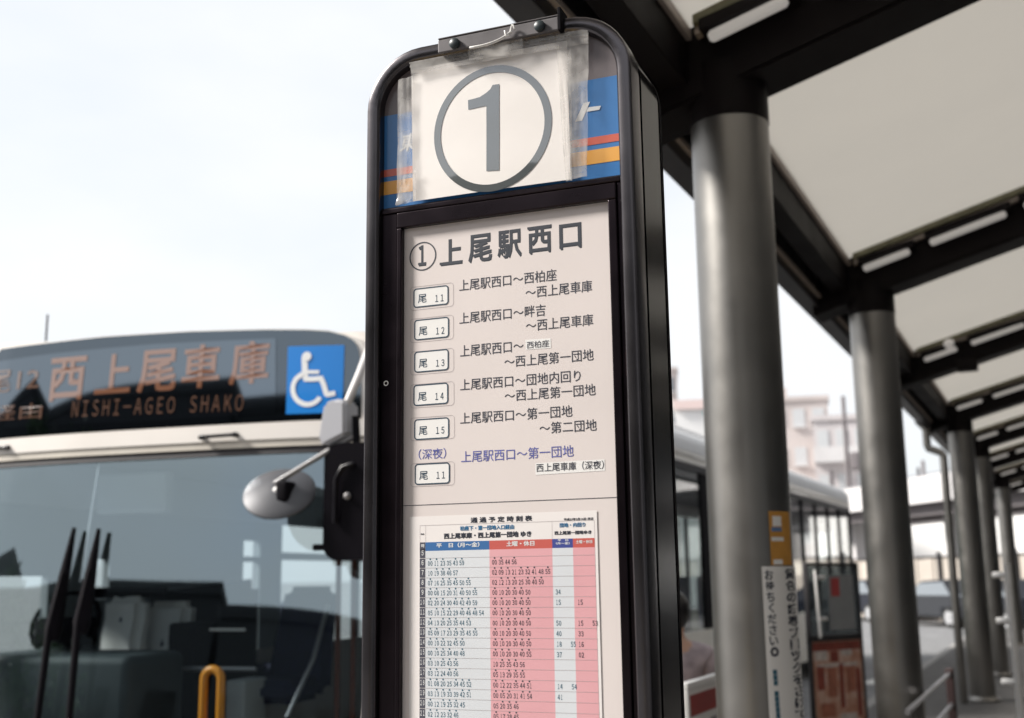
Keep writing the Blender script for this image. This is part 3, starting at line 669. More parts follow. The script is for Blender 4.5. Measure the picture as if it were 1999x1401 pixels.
# ------------------------------------------------------------------ near bus, seen through its windscreen
BT = R(8.0); bc, bs = math.cos(BT), math.sin(BT)
pk = atz(626, 820, 2.30)                               # lower edge of the destination box near the kerb side
BWD = 2.52; bx0 = 2.13                                 # that point lies bx0 from the road-side corner
BO = Vector((pk.x - bx0 * bc, pk.y - bx0 * bs, -.15))
bus = thing('bus', 'cream bus close to the camera with amber destination display and wheelchair symbol', 'bus', BO, BT)
bxa = Vector((bc, bs, 0)); bya = Vector((-bs, bc, 0))
def Ff(x, z):                                          # front surface: bowed in plan, leaning back towards the top
    k = abs((x - BWD / 2) / (BWD / 2)); bow = .11 * k ** 3
    z -= .0
    lean = (z - 2.45) * .085 if z > 2.33 else (-.0102 + (z - 2.33) * .205)
    return bow + lean
def bxz(px, py, dy=0.):
    r = ray(px, py); y = 0
    for _ in range(12):
        t = (BO + bya * y - EYEV).dot(bya) / r.dot(bya); p = EYEV + r * t - BO
        y = Ff(p.dot(bxa), p.z) + dy
    return p.dot(bxa), p.z
def bfree(px, py, y):
    r = ray(px, py); t = (BO + bya * y - EYEV).dot(bya) / r.dot(bya); p = EYEV + r * t - BO
    return Vector((p.dot(bxa), y, p.z))
def skin_front(name, pts, off, m, thick=.0, parent=bus, smooth=60, dx=.05):
    bm = B(); bm.faces.new([bm.verts.new((x, 0, z)) for x, z in pts])
    k = -.2
    while k < 2.7:
        bmesh.ops.bisect_plane(bm, geom=bm.verts[:] + bm.edges[:] + bm.faces[:], plane_co=(k, 0, 0), plane_no=(1, 0, 0)); k += dx
    for zz in (2.33,):
        bmesh.ops.bisect_plane(bm, geom=bm.verts[:] + bm.edges[:] + bm.faces[:], plane_co=(0, 0, zz), plane_no=(0, 0, 1))
    if thick:
        r = bmesh.ops.extrude_face_region(bm, geom=bm.faces[:])
        for e in r['geom']:
            if isinstance(e, bmesh.types.BMVert): e.co.y += thick
    for v in bm.verts: v.co.y += Ff(v.co.x, v.co.z) + off
    return obj(name, bm, m, parent, smooth=smooth)
ZR = .15                                               # local z is above the road: platform z + .15
def bz(px, py): return bxz(px, py)[1]
H_BOT = bz(313, 836.5); top_c = bz(518, 643)
# rounded crown of the front, outline measured in the photograph
crown = [bxz(0, 681), bxz(100, 668), bxz(200, 657), bxz(370, 646.6), bxz(518, 643), bxz(600, 643.5), bxz(640, 646), bxz(672, 654), bxz(690, 664), bxz(699, 680), bxz(703, 705), bxz(704, 760), bxz(704, 812)]
xl = .04; left = [(xl + .0, crown[0][1] - .12), (xl + .02, crown[0][1] - .05)]
xr = crown[-1][0]
crown = [p for p in crown]
hb0 = H_BOT
outer = [(.0, hb0), (.0, left[0][1] - .02), (.03, left[1][1] + .03), (.12, crown[0][1] - .0 + .035)] + [(x + (.03 if i > 7 else 0), z + .007) for i, (x, z) in enumerate(crown)][1:-1] + [(BWD, crown[-2][1] - .1), (BWD, hb0)]
outer[-3] = (min(outer[-3][0], BWD - .005), outer[-3][1])
skin_front('front_crown', outer, .012, m_buswhite, .10)
hdr_pts = [(xl, hb0 + .004), (xl, left[0][1]), (xl + .03, left[1][1])] + crown[:-1] + [(xr, hb0 + .004)]
hdr = skin_front('destination_glass', hdr_pts, .006, m_hdrglass)
def bq(pts): return [bxz(*p) for p in pts]
ledq = bq([(-40, 840), (-40, 712), (100, 690), (300, 671), (538, 660), (538, 806), (300, 822)])
led = skin_front('display_window', ledq, .003, m_led)
def b_text(body, p0, p1, hpx, m, parent, off, bold=0.03):
    (x0, za), (x1, zb) = bxz(*p0), bxz(*p1); zt_ = bxz((p0[0] + p1[0]) / 2, (p0[1] + p1[1]) / 2 - hpx)[1]; h = zt_ - (za + zb) / 2
    return text_fit('lettering', body, x0, x1, za, za + h, off, m, parent, bold, fn=Ff, slope=(zb - za) / (x1 - x0))
for ch, xa, xb, yb, h in (('西', 91, 161, 784, 84), ('上', 183, 252, 770, 76), ('尾', 266, 341, 767, 82), ('車', 352, 426, 759, 84), ('庫', 446, 522, 752, 84)):
    b_text(ch, (xa, yb), (xb, yb - 5), h, m_leds, led, .0, .02)
b_text('ＮＩＳＨＩ－ＡＧＥＯ　ＳＨＡＫＯ', (139, 814), (474, 802), 33, m_ledd, led, .0, .0)
b_text('尾12', (-28, 770), (74, 760), 44, m_ledd, led, .0, .01)
b_text('経由', (-20, 822), (80, 816), 30, m_ledd, led, .0, .0)
ws = skin_front('access_symbol', bq([(558, 808), (668, 805), (672, 673), (562, 676)]), .001, m_wheelblue)
def wpt(x, y): return bxz(380 + x / 5.389, 640 + y / 5.389)
def wrib(pts, wd, off):
    bm = B(); ribbon(bm, [wpt(*p) for p in pts], wd, 0)
    for v in bm.verts: v.co.y = Ff(v.co.x, v.co.z) + off
    obj('symbol_stroke', bm, m_white, ws)
wrib([(1155, 300), (1158, 400), (1160, 475), (1165, 535)], .030, -.001)
wrib([(1180, 463), (1240, 463), (1310, 463)], .018, -.0014)
wrib([(1150, 537), (1240, 537), (1330, 530), (1360, 600), (1385, 690), (1400, 700), (1480, 685)], .025, -.0018)
ac = [(1188 + 155 * math.cos(R(t)), 640 + 165 * math.sin(R(t))) for t in range(236, 20, -12)]
wrib([(1140, 478)] + ac[1:] , .024, -.0022)
cx_, cz_ = wpt(1180, 300); bm = B(); flat(bm, arc((cx_, cz_), .024, 0, 342, 19), 0)
for v in bm.verts: v.co.y = Ff(v.co.x, v.co.z) - .0026
obj('symbol_head', bm, m_white, ws)
# white band, beige rail and seal
zb1 = bz(313, 868); zb2 = bz(313, 882); zb3 = bz(313, 895)
skin_front('white_band', [(.0, zb1), (BWD, zb1), (BWD, hb0 - .001), (.0, hb0 - .001)], -.012, m_buswhite, .06)
skin_front('lower_rail', [(.01, zb2), (BWD - .01, zb2), (BWD - .01, zb1 - .002), (.01, zb1 - .002)], -.004, m_buslow, .05)
skin_front('windscreen_seal', [(.02, zb3), (BWD - .02, zb3), (BWD - .02, zb2 - .002), (.02, zb2 - .002)], .006, m_seal, .03)
for x0, x1, y0, y1 in ((392, 458, 853, 848), (-50, 13, 877, 873)):
    a = bfree(x0, y0, Ff(*bxz(x0, y0)) - .035); b_ = bfree(x1, y1, Ff(*bxz(x1, y1)) - .035)
    bm = B(); tube(bm, [a + Vector((0, .03, 0)), a, a.lerp(b_, .1), a.lerp(b_, .9), b_, b_ + Vector((0, .03, 0))], [.012, .014, .009, .009, .014, .012], 10)
    obj('grab_handle', bm, m_black, bus, smooth=50)
# windscreen, pillars, lower front
WZ0 = .98
skin_front('windscreen', [(.07, WZ0), (BWD - .09, WZ0), (BWD - .07, zb3), (.05, zb3)], .014, m_wind)
skin_front('corner_pillar', [(BWD - .085, WZ0), (BWD, WZ0), (BWD, zb3), (BWD - .065, zb3)], .0, m_buswhite, .10)
skin_front('corner_pillar', [(.0, WZ0), (.065, WZ0), (.045, zb3), (.0, zb3)], .0, m_buswhite, .10)
skin_front('lower_front', [(.0, .30), (BWD, .30), (BWD, WZ0 - .002), (.0, WZ0 - .002)], -.005, m_buswhite, .12)
skin_front('bumper', [(.0, .12), (BWD, .12), (BWD, .298), (.0, .298)], -.03, m_black, .15)
for xx in (.3, BWD - .3):
    bm = B(); yy = Ff(xx, .55); tube(bm, [(xx, yy + .03, .55), (xx, yy - .02, .55), (xx, yy - .03, .55)], [.11, .11, .09], 24); obj('headlamp', bm, mat('lamp_lens', (.6, .62, .65), .1, coat=1), bus, smooth=40)
# body behind the front
BL = 7.2
def side_wall(x0, x1, name):
    w_ = obj(name, box(B(), x0, x1, .16, BL, .35, 1.22), m_buswhite, bus)
    obj('cant_rail', box(B(), x0, x1, .16, BL, 1.96, 2.62), m_ceil, bus)
    for k in range(6):
        ya = .16 + (BL - .25) * k / 5
        obj('window_pillar', box(B(), x0, x1, ya, ya + (.30 if k % 2 else .14), 1.221, 1.959), m_inner, bus)
        if k < 5: obj('side_window', box(B(), (x0 + x1) / 2 - .003, (x0 + x1) / 2 + .003, ya + (.30 if k % 2 else .14), ya + (BL - .25) / 5, 1.222, 1.958), m_win, bus)
side_wall(BWD - .05, BWD, 'kerb_side_panel')
obj('road_side_panel', box(B(), .0, .05, .16, BL, .35, 1.18), m_buswhite, bus); obj('cant_rail', box(B(), .0, .05, .16, BL, 2.14, 2.62), m_ceil, bus)
m_trim = mat('interior_trim_grey', (.30, .33, .35), .7)
for ya, yb, za, zb in ((.16, .22, 1.181, 2.139), (.22, .72, 1.74, 2.139), (.72, 1.10, 1.181, 2.139), (1.10, 1.28, 1.84, 2.139), (1.10, 1.28, 1.181, 1.60), (1.28, 2.90, 1.181, 2.139),
                       (2.90, 3.15, 2.0, 2.139), (2.90, 3.15, 1.84, 1.88), (3.15, 3.50, 1.181, 2.139), (3.50, 6.4, 1.86, 1.92), (4.9, 5.0, 1.181, 1.859), (4.55, 4.62, 1.921, 2.139), (6.4, BL, 1.181, 2.139)):
    obj('side_trim', box(B(), .001, .05, ya + .0005, yb - .0005, za, zb), m_trim, bus)
for ya, yb, za, zb in ((.22, .72, 1.18, 1.74), (1.10, 1.28, 1.60, 1.84), (2.90, 3.15, 1.18, 2.0), (3.50, 6.4, 1.18, 2.14)):
    bm = B(); bm.faces.new([bm.verts.new(p) for p in ((.025, ya, za), (.025, yb, za), (.025, yb, zb), (.025, ya, zb))]); obj('side_window', bm, m_win, bus)
zc_ = crown[4][1]
rp_ = [(0, 2.621), (0, zc_ - .22), (.06, zc_ - .10), (.25, zc_ - .02), (BWD / 2, zc_ + .02), (BWD - .25, zc_ - .02), (BWD - .06, zc_ - .10), (BWD, zc_ - .22), (BWD, 2.621)]
rp_ = [(x, min(z, 10)) for x, z in rp_]
inner = [(x * .96 + .047, z - .04) for x, z in reversed(rp_)]
obj('roof', prism(B(), rp_ + [(x, max(z, 2.621)) for x, z in inner], .17, BL), m_buswhite, bus, smooth=45)
obj('ceiling', box(B(), .06, BWD - .06, .20, BL - .06, 2.40, 2.44), m_ceil, bus)
obj('floor', box(B(), .06, BWD - .06, .20, BL - .06, .36, .42), m_inner, bus)
obj('rear_panel', box(B(), .0, BWD, BL, BL + .08, .35, 1.45), m_inner, bus)
obj('rear_panel', box(B(), .0, BWD, BL, BL + .08, 1.452, 2.9), m_ceil, bus)
for xx in (.14, BWD - .14):
    for yy in (1.9, BL - 1.6):
        bm = B(); tube(bm, [(xx - .12, yy, .45), (xx + .12, yy, .45)], .45, 32); wh = obj('wheel', bm, m_tyre, bus, smooth=40)
        bm = B(); tube(bm, [(xx - .125, yy, .45), (xx + .125, yy, .45)], .26, 24); obj('rim', bm, m_rim, wh, smooth=40)
bm = B(); p = bfree(91, 645, .8); tube(bm, [(p.x, .8, zc_ - .06), (p.x, .8, p.z + .10)], .006, 8); obj('antenna', bm, m_black, bus)
# interior
obj('dashboard', box(B(), .08, 1.05, .10, .62, .9, bfree(160, 1270, .45).z, .05, 3), m_dash, bus, smooth=40)
bm = B(); q0 = bfree(110, 1200, .62); pts = [(q0.x + .22 * math.cos(R(t)), .70 + .07 * math.sin(R(t)), q0.z - .05 + .17 * math.sin(R(t))) for t in range(0, 361, 20)]
tube(bm, pts, .014, 8, cap=False); tube(bm, [(q0.x, .82, q0.z - .25), (q0.x, .70, q0.z - .05)], .03, 8); tube(bm, [(q0.x - .21, .70, q0.z - .05), (q0.x + .21, .70, q0.z - .05)], .012, 8)
obj('steering_wheel', bm, m_matt, bus, smooth=50)
def seat(px, py, y, wd, h, m, name='seat', cover=None, lean=.18):
    p = bfree(px, py, y); bm = B()
    hexa(bm, [(p.x - wd / 2, y, p.z - h), (p.x + wd / 2, y, p.z - h), (p.x + wd / 2, y + .12, p.z - h), (p.x - wd / 2, y + .12, p.z - h),
              (p.x - wd / 2 * .82, y + lean, p.z), (p.x + wd / 2 * .82, y + lean, p.z), (p.x + wd / 2 * .82, y + lean + .09, p.z), (p.x - wd / 2 * .82, y + lean + .09, p.z)])
    box(bm, p.x - wd / 2, p.x + wd / 2, y - .38, y + .02, p.z - h - .02, p.z - h + .11)
    bmesh.ops.bevel(bm, geom=bm.edges[:], offset=.045, segments=3, affect='EDGES')
    s_ = obj(name, bm, m, bus, smooth=50)
    if cover:
        bm = B(); hexa(bm, [(p.x - wd / 2 * .97, y - .012 + lean * .15, p.z - h * .85), (p.x + wd / 2 * .97, y - .012 + lean * .15, p.z - h * .85), (p.x + wd / 2, y + .14 + lean * .1, p.z - h * .85), (p.x - wd / 2, y + .14 + lean * .1, p.z - h * .85),
              (p.x - wd / 2 * .86, y + lean - .014, p.z + .015), (p.x + wd / 2 * .86, y + lean - .014, p.z + .015), (p.x + wd / 2 * .86, y + lean + .11, p.z + .015), (p.x - wd / 2 * .86, y + lean + .11, p.z + .015)])
        bmesh.ops.bevel(bm, geom=bm.edges[:], offset=.04, segments=3, affect='EDGES'); bmesh.ops.subdivide_edges(bm, edges=bm.edges[:], cuts=3, use_grid_fill=True)
        for v in bm.verts: v.co.y -= .012 * math.sin(v.co.x * 38 + v.co.z * 9) + .008 * math.sin(v.co.z * 41)
        obj('seat_cover', bm, m_cover, s_, smooth=70)
    return s_
seat(575, 1145, 1.35, .42, .62, m_navy)
seat(222, 1170, .80, .30, .50, m_navy, cover=1, lean=.10)
seat(305, 1180, .95, .33, .55, m_navy, cover=1, lean=.12)
for k, (px, py, y) in enumerate(((420, 1180, 2.4), (140, 1170, 2.6), (300, 1165, 3.3), (560, 1165, 3.4), (420, 1165, 4.2), (180, 1160, 4.6))): seat(px, py, y, .44, .6, m_navy)
p = bfree(490, 1130, 1.75); q0 = bfree(240, 1165, 1.75)
bm = B(); hexa(bm, [(q0.x, 1.72, .5), (p.x, 1.72, .5), (p.x, 1.76, .5), (q0.x, 1.76, .5), (q0.x, 1.72, q0.z), (p.x, 1.72, p.z), (p.x, 1.76, p.z), (q0.x, 1.76, q0.z)]); obj('driver_partition', bm, m_matt, bus)
p = bfree(392, 1298, .22); q0 = bfree(440, 1298, .22); zt_ = p.z
bm = B(); mid = (p.x + q0.x) / 2; rr2 = (q0.x - p.x) / 2 - .021
tube(bm, [(mid - rr2, .22, .5)] + [(mid - rr2 * math.cos(R(t)), .22, zt_ - rr2 - .02 + (rr2 + .0) * math.sin(R(t))) for t in range(0, 181, 15)] + [(mid + rr2, .22, .5)], .021, 14); obj('grab_rail', bm, m_orange, bus, smooth=60)
bm = B(); a = bfree(335, 1305, .62); b_ = bfree(500, 1306, .62); tube(bm, [a, b_], .013, 8); obj('fare_rail', bm, m_steel, bus, smooth=50)
obj('fare_box', box(B(), bfree(440, 1330, .8).x, bfree(478, 1330, .8).x, .8, 1.05, .6, bfree(440, 1328, .8).z, .015), m_ceil, bus)
for px in (660, 690):
    p = bfree(px, 1200, 1.0); bm = B(); tube(bm, [(p.x, 1.0, .42), (p.x, 1.0, 2.4)], .016, 10); obj('stanchion', bm, mat('pole_red_brown', (.16, .05, .03), .4), bus, smooth=50)
for px, y in ((330, 2.2), (120, 3.0), (500, 3.4)):
    p = bfree(px, 1000, y); bm = B(); tube(bm, [(p.x, y, .42), (p.x, y, 2.4)], .016, 8); obj('stanchion', bm, m_steel, bus, smooth=50)
# clutter round the driver's place: instrument hood, ticket machine, rolled blind, cab screen
a = bfree(95, 1180, .5); b_ = bfree(300, 1262, .5)
obj('instrument_hood', box(B(), a.x, bfree(170, 1200, .5).x, .38, .62, b_.z, bfree(120, 1205, .5).z, .03, 3), m_matt, bus, smooth=40)
obj('ticket_machine', box(B(), bfree(338, 1200, .9).x, bfree(392, 1200, .9).x, .85, 1.1, .6, bfree(360, 1215, .9).z, .02, 2), m_matt, bus, smooth=40)
obj('sun_blind', box(B(), bfree(180, 1140, .95).x, bfree(325, 1140, .95).x, .93, .97, bfree(240, 1168, .95).z, bfree(240, 1146, .95).z, .01), m_matt, bus)
obj('cab_screen', box(B(), bfree(340, 1150, 1.6).x, bfree(505, 1150, 1.6).x, 1.58, 1.6, .6, bfree(420, 1150, 1.6).z), m_matt, bus)
bm = B(); a = bfree(410, 1229, .7); b_ = bfree(478, 1229, .7); tube(bm, [a, b_], .008, 8); obj('handle_bar', bm, m_plate, bus)
bm = B(); a = bfree(560, 1401, .5); b_ = bfree(640, 1180, .9); tube(bm, [a, a.lerp(b_, .5) + Vector((.03, 0, 0)), b_], .013, 8); obj('entry_rail', bm, m_steel, bus, smooth=50)
# ticket display inside under the ceiling
obj('fare_display', box(B(), bfree(190, 920, .6).x, bfree(325, 920, .6).x, .6, .68, bfree(190, 1003, .6).z, bfree(190, 925, .6).z, .015), m_ceil, bus)
# wipers
for (x0, y0), (x1, y1), (x2, y2) in (((145, 1030), (104, 1230), (78, 1410)), ((193, 1032), (160, 1215), (140, 1410))):
    a, b_, c_ = [bfree(x, y, Ff(*bxz(x, y)) - .03) for x, y in ((x0, y0), (x1, y1), (x2, y2))]
    bm = B(); tube(bm, [a, a.lerp(b_, .45), b_, b_.lerp(c_, .12)], [.010, .026, .042, .03], 8); wb = obj('wiper_blade', bm, m_matt, bus, smooth=50)
    bm = B(); tube(bm, [a.lerp(b_, .45) + Vector((.012, -.03, 0)), b_ + Vector((0, -.03, 0)), c_ + Vector((0, -.02, 0)), c_ + Vector((0, .0, -.25))], [.008, .018, .016, .02], 8); obj('wiper_arm', bm, m_matt, bus, smooth=50)
bm = B(); a = bfree(194, 906, Ff(*bxz(194, 906)) + .03); b_ = bfree(157, 1137, Ff(*bxz(157, 1137)) + .03); tube(bm, [a, b_], .006, 6); obj('aerial_wire', bm, m_mhouse, bus)
# mirror cluster on the kerb-side corner
MY = -.22
def mp_(px, py, y=MY): return bfree(px, py, y)
bm = B(); q = [mp_(640, 790), mp_(660, 780), mp_(683, 782), mp_(683, 850), mp_(640, 872), mp_(629, 862)]
prism(bm, [(p.x, p.z) for p in q], MY - .05, MY + .10); bmesh.ops.bevel(bm, geom=bm.edges[:], offset=.014, segments=3, affect='EDGES'); mh = obj('mirror_bracket', bm, m_mhouse, bus, smooth=40)
bm = B(); tube(bm, [mp_(735, 655, -.02), mp_(717, 690, -.1), mp_(700, 735, -.18), mp_(680, 782), mp_(668, 800)], .019, 12); obj('mirror_arm', bm, mat('arm_pale', (.62, .59, .58), .4), bus, smooth=60)
bm = B(); tube(bm, [mp_(694, 812), mp_(696, 860), mp_(694, 905)], .018, 12); obj('mirror_arm', bm, m_black, bus, smooth=60)
bm = B(); tube(bm, [mp_(690, 852, MY), mp_(640, 881, MY - .03), mp_(585, 914, MY - .06), mp_(537, 944, MY - .08)], [.016, .013, .012, .014], 12); obj('mirror_arm', bm, m_chrome, bus, smooth=60)
# round under-view mirror
cm = mp_(545, 957, MY - .05); rad = (mp_(605, 957, MY - .05).x - mp_(485, 957, MY - .05).x) / 2 * 1.06
Rm = Matrix.Translation(cm) @ Matrix.Rotation(R(16), 4, 'Y') @ Matrix.Rotation(R(44), 4, 'X')
def lathe(bm, prof, n, Mx):
    rg = [[bm.verts.new(Mx @ Vector((r * math.cos(2 * math.pi * k / n), r * math.sin(2 * math.pi * k / n), z))) for k in range(n)] for r, z in prof]
    for i in range(len(rg) - 1):
        for k in range(n): bm.faces.new((rg[i][k], rg[i][(k + 1) % n], rg[i + 1][(k + 1) % n], rg[i + 1][k]))
    bm.faces.new(rg[0]) ; bm.faces.new(list(reversed(rg[-1]))); return bm
rm = obj('round_mirror', lathe(B(), [(.012, .030), (.05, .026), (.09, .014), (rad * .88, .000), (rad, -.014), (rad, -.024), (rad * .93, -.028), (.01, -.024)], 40, Rm), mat('mirror_back_grey', (.075, .075, .082), .5, .3), bus, smooth=50)
bm = B(); c2 = mp_(540, 958, MY - .08); bmesh.ops.create_uvsphere(bm, u_segments=12, v_segments=8, radius=.019, matrix=Matrix.Translation(c2)); obj('mirror_joint', bm, m_plate, rm, smooth=60)
bm = B(); c3 = mp_(556, 957, MY - .07); box(bm, c3.x - .024, c3.x + .034, c3.y - .045, c3.y + .05, c3.z - .055, c3.z + .04, .014, 3); obj('mirror_clamp', bm, m_matt, rm, smooth=50)
# large black rear-view mirror
a = mp_(641, 868); b_ = mp_(742, 1092)
obj('rear_view_mirror', prism(B(), rrect(a.x, b_.x, b_.z, a.z, .07, 6), MY - .04, MY + .07), m_black, bus, smooth=40)
bm = B(); tube(bm, [mp_(690, 905, MY - .05), mp_(668, 912, MY - .06), mp_(656, 935, MY - .06), mp_(654, 1020, MY - .055)], .012, 10); obj('mirror_stay', bm, m_black, bus, smooth=60)
bm = B(); p = mp_(678, 968, MY - .05); bmesh.ops.create_uvsphere(bm, u_segments=12, v_segments=8, radius=.017, matrix=Matrix.Translation(p)); obj('mirror_stud', bm, m_chrome, bus, smooth=60)
obj('mirror_foot', box(B(), mp_(609, 1070).x, mp_(650, 1070).x, MY, MY + .03, mp_(609, 1075).z, mp_(609, 1062).z, .006), m_black, bus)

# ------------------------------------------------------------------ second bus farther along the kerb
KX = -3.86; K0, K1 = 12.35, 24.4; KW = 2.4; kz = -.15
b2 = thing('bus', 'farther cream bus parked beyond the sign, its long side facing the platform', 'bus', (KX, K0, kz)); b2.scale = (1, 1, 1.045)
def K(name, m, x0, x1, y0, y1, z0, z1, bev=0., smooth=None): return obj(name, box(B(), x0, x1, y0, y1, z0, z1, bev), m, b2, smooth=smooth)
KLn = K1 - K0
# roof profile in (x, z); x = 0 is the kerb side, the body lies towards -x
def profy(name, pts, m, y0=0., y1=KLn, smooth=35):
    bm = B(); a = [bm.verts.new((x, y0, z)) for x, z in pts]; b = [bm.verts.new((x, y1, z)) for x, z in pts]; n = len(pts)
    bm.faces.new(a); bm.faces.new(list(reversed(b)))
    for i in range(n): bm.faces.new((a[i], b[i], b[(i + 1) % n], a[(i + 1) % n]))
    return obj(name, bm, m, b2, smooth=smooth)
profy('roof', [(0, 3.09), (-.03, 3.16), (-.11, 3.23), (-.27, 3.28), (-KW / 2, 3.32), (-KW + .27, 3.28), (-KW + .03, 3.16), (-KW, 3.09), (-KW, 2.98), (0, 2.98)], m_fwhite)
profy('cant_panel', [(0, 2.978), (0, 2.85), (-.06, 2.85), (-.06, 2.978)], mat('far_bus_cream', (.84, .80, .72), .45, noise=.05))
K('cant_moulding', m_buswhite, -.05, .012, 0, KLn, 2.9365, 2.955); K('cant_moulding', m_buswhite, -.05, .012, 0, KLn, 2.849, 2.868)
K('roof_duct', m_fwhite, -KW + .4, -.45, .3, 3.2, 3.27, 3.44, .06, 40); K('roof_duct', m_fwhite, -KW + .4, -.45, 5.5, 8.0, 3.27, 3.42, .06, 40)
K('dark_gutter_rail', m_seal, -.05, .006, 0, KLn, 2.77, 2.847)  # dark rail along the side, above the windows
m_bfar = mat('far_bus_cream', (.84, .80, .72), .45, noise=.05)
K('side_skirt', m_bfar, -.05, 0, 0, KLn, .3, 1.02); K('side_skirt', m_buswhite, -KW, -KW + .05, 0, KLn, .3, 1.02); K('cant_panel', m_buswhite, -KW, -KW + .05, 0, KLn, 2.62, 2.98)
for k in range(11):
    y = .02 + (KLn - .12) * k / 10
    K('window_pillar', m_matt, -.05, -.004, y, y + (.45 if k in (1, 2) else .12), 1.021, 2.77); K('window_pillar', m_matt, -KW, -KW + .05, y, y + .1, 1.021, 2.619)
    if k < 10:
        K('side_window', m_win, -.03, -.024, y + (.45 if k in (1, 2) else .12), y + (KLn - .12) / 10, 1.022, 2.768)
        K('side_window', m_win, -KW + .02, -KW + .026, y + .1, y + (KLn - .12) / 10, 1.022, 2.618)
K('ceiling', m_inner, -KW + .06, -.06, .05, KLn - .05, 2.80, 2.83); K('floor', m_inner, -KW + .06, -.06, .05, KLn - .05, .45, .5)
K('front_end', m_matt, -KW, 0, -.06, -.001, .3, 3.0); K('rear_end', m_buslow, -KW, 0, KLn, KLn + .06, .3, 1.1)
K('rear_end', m_matt, -KW, -KW + .3, KLn, KLn + .06, 1.101, 2.9); K('rear_end', m_matt, -.3, 0, KLn, KLn + .06, 1.101, 2.9); K('rear_end', m_matt, -KW + .301, -.301, KLn, KLn + .06, 2.6, 2.9)
for yy in (2.3, KLn - 3):
    bm = B(); tube(bm, [(-.26, yy, .48), (.005, yy, .48)], .48, 32); wh = obj('wheel', bm, m_tyre, b2, smooth=40)
    bm = B(); tube(bm, [(-.2, yy, .48), (.01, yy, .48)], .27, 24); obj('rim', bm, m_rim, wh, smooth=40)
for y in (1.5, 3.2, 6, 8, 10):
    for x in (-.5, -1.9): 
        o = obj('seat', box(B(), x - .2, x + .2, y, y + .12, .95, 1.6, .04), m_navy, b2, smooth=40)

# ------------------------------------------------------------------ platform furniture between the buses and the columns
# framed board with a red heading, low behind the sign
p = atX(1333, 1330, -1.62); q0 = atX(1426, 1309, -1.62)
fb = thing('information_board', 'low white framed board with red heading band beside the nearest column', 'notice board', (-1.62, p.y, 0), 0)
L1 = 1.5; zt = (p.z + q0.z) / 2
obj('board_face', box(B(), -.012, .012, .03, L1 - .03, .35, zt - .03), m_plate, fb)
obj('frame_bar', box(B(), -.02, .022, .0, L1, zt - .03, zt, .004), m_fwhite, fb); obj('frame_bar', box(B(), -.02, .022, .0, L1, .32, .35, .004), m_fwhite, fb)
obj('frame_bar', box(B(), -.02, .022, .0, .03, .351, zt - .031, .004), m_fwhite, fb); obj('frame_bar', box(B(), -.02, .022, L1 - .03, L1, .351, zt - .031, .004), m_fwhite, fb)
obj('heading_band', box(B(), .0125, .015, .06, L1 - .06, zt - .155, zt - .06), mat('faded_red', (.33, .045, .04), .6, noise=.2), fb)
for k in range(3):
    obj('printed_panel', box(B(), .0125, .0145, .08 + k * .3, .24 + k * .3 + .06 * (k > 0), zt - .50, zt - .19), mat('print_grey', (.30, .28, .30), .6, noise=.4, nscale=25), fb)
for y in (.1, L1 - .1):
    bm = B(); tube(bm, [(-.05, y, .0), (-.05, y, zt - .1)], .02, 10); obj('leg', bm, m_steel, fb, smooth=50)
# glazed screen with poster
SX = -1.95
p = atX(1583, 1247, SX); q0 = atX(1679, 1235, SX)
rz0 = math.atan2(q0.y - p.y, .42)                      # turned a little towards the platform
pa = atY(1583, 1247, 9.6); pb = atY(1679, 1238, 10.1)
d = Vector((pb.x - pa.x, pb.y - pa.y, 0)); SW = d.length
sc = thing('glazed_notice_screen', 'glazed notice screen with white handles above a red brown printed poster', 'notice screen', (pa.x, pa.y, 0), math.atan2(d.y, d.x))
def z_at(px, py): r = ray(px, py); t = pa.y / r.y; return EYE + r.z * t
zm = (pa.z + pb.z) / 2; zt = z_at(1583, 1098)
obj('poster', box(B(), .0, SW, .0, .015, .25, zm - .03), m_poster, sc)
for u0_, u1_, v0_, v1_, c_ in ((.02, .98, .90, .985, 'd'), (.06, .30, .80, .93, 'p'), (.36, .52, .78, .89, 'd'), (.58, .80, .84, .95, 'p'), (.08, .22, .50, .74, 'd'), (.28, .46, .42, .72, 'r'), (.52, .60, .30, .76, 'd'), (.66, .84, .46, .72, 'r'),
                             (.10, .90, .73, .765, 'p'), (.86, .94, .2, .7, 'd'), (.12, .40, .22, .36, 'r'), (.50, .82, .12, .24, 'p')):
    hh_ = zm - .03 - .25
    obj('printed_block', box(B(), SW * u0_, SW * u1_, -.002 - .001 * (c_ == 'd'), -.0002, .25 + hh_ * v0_, .25 + hh_ * v1_), mat('print_' + c_, {'d': (.30, .07, .05), 'p': (.70, .62, .58), 'r': (.45, .17, .11)}[c_], .6, noise=.35, nscale=18), sc)
obj('frame_bar', box(B(), -.02, SW + .02, -.012, .03, zm - .029, zm + .02, .004), m_gut, sc); obj('frame_bar', box(B(), -.02, .0, -.012, .03, .0, zt, .004), m_gut, sc)
obj('frame_bar', box(B(), SW, SW + .02, -.012, .03, .0, zt, .004), m_gut, sc); obj('frame_bar', box(B(), .001, SW - .001, -.012, .03, zt - .03, zt, .004), m_gut, sc)
obj('glass_pane', box(B(), .0, SW, .010, .014, zm + .021, zt - .031), glass('smoked_pane', (.42, .46, .48), 1.7, dirt=.25, dirtc=(.25, .27, .29)), sc)
obj('white_poster', box(B(), SW * .40, SW * .92, .0, .004, zm + .05, zt - .10), mat('poster_grey', (.30, .31, .32), .6, noise=.1, nscale=8), sc)
obj('red_block', box(B(), SW * .46, SW * .63, -.003, -.001, z_at(1630, 1165), z_at(1630, 1128)), mat('poster_red', (.45, .07, .07), .6), sc)
xh = SW * .10; 
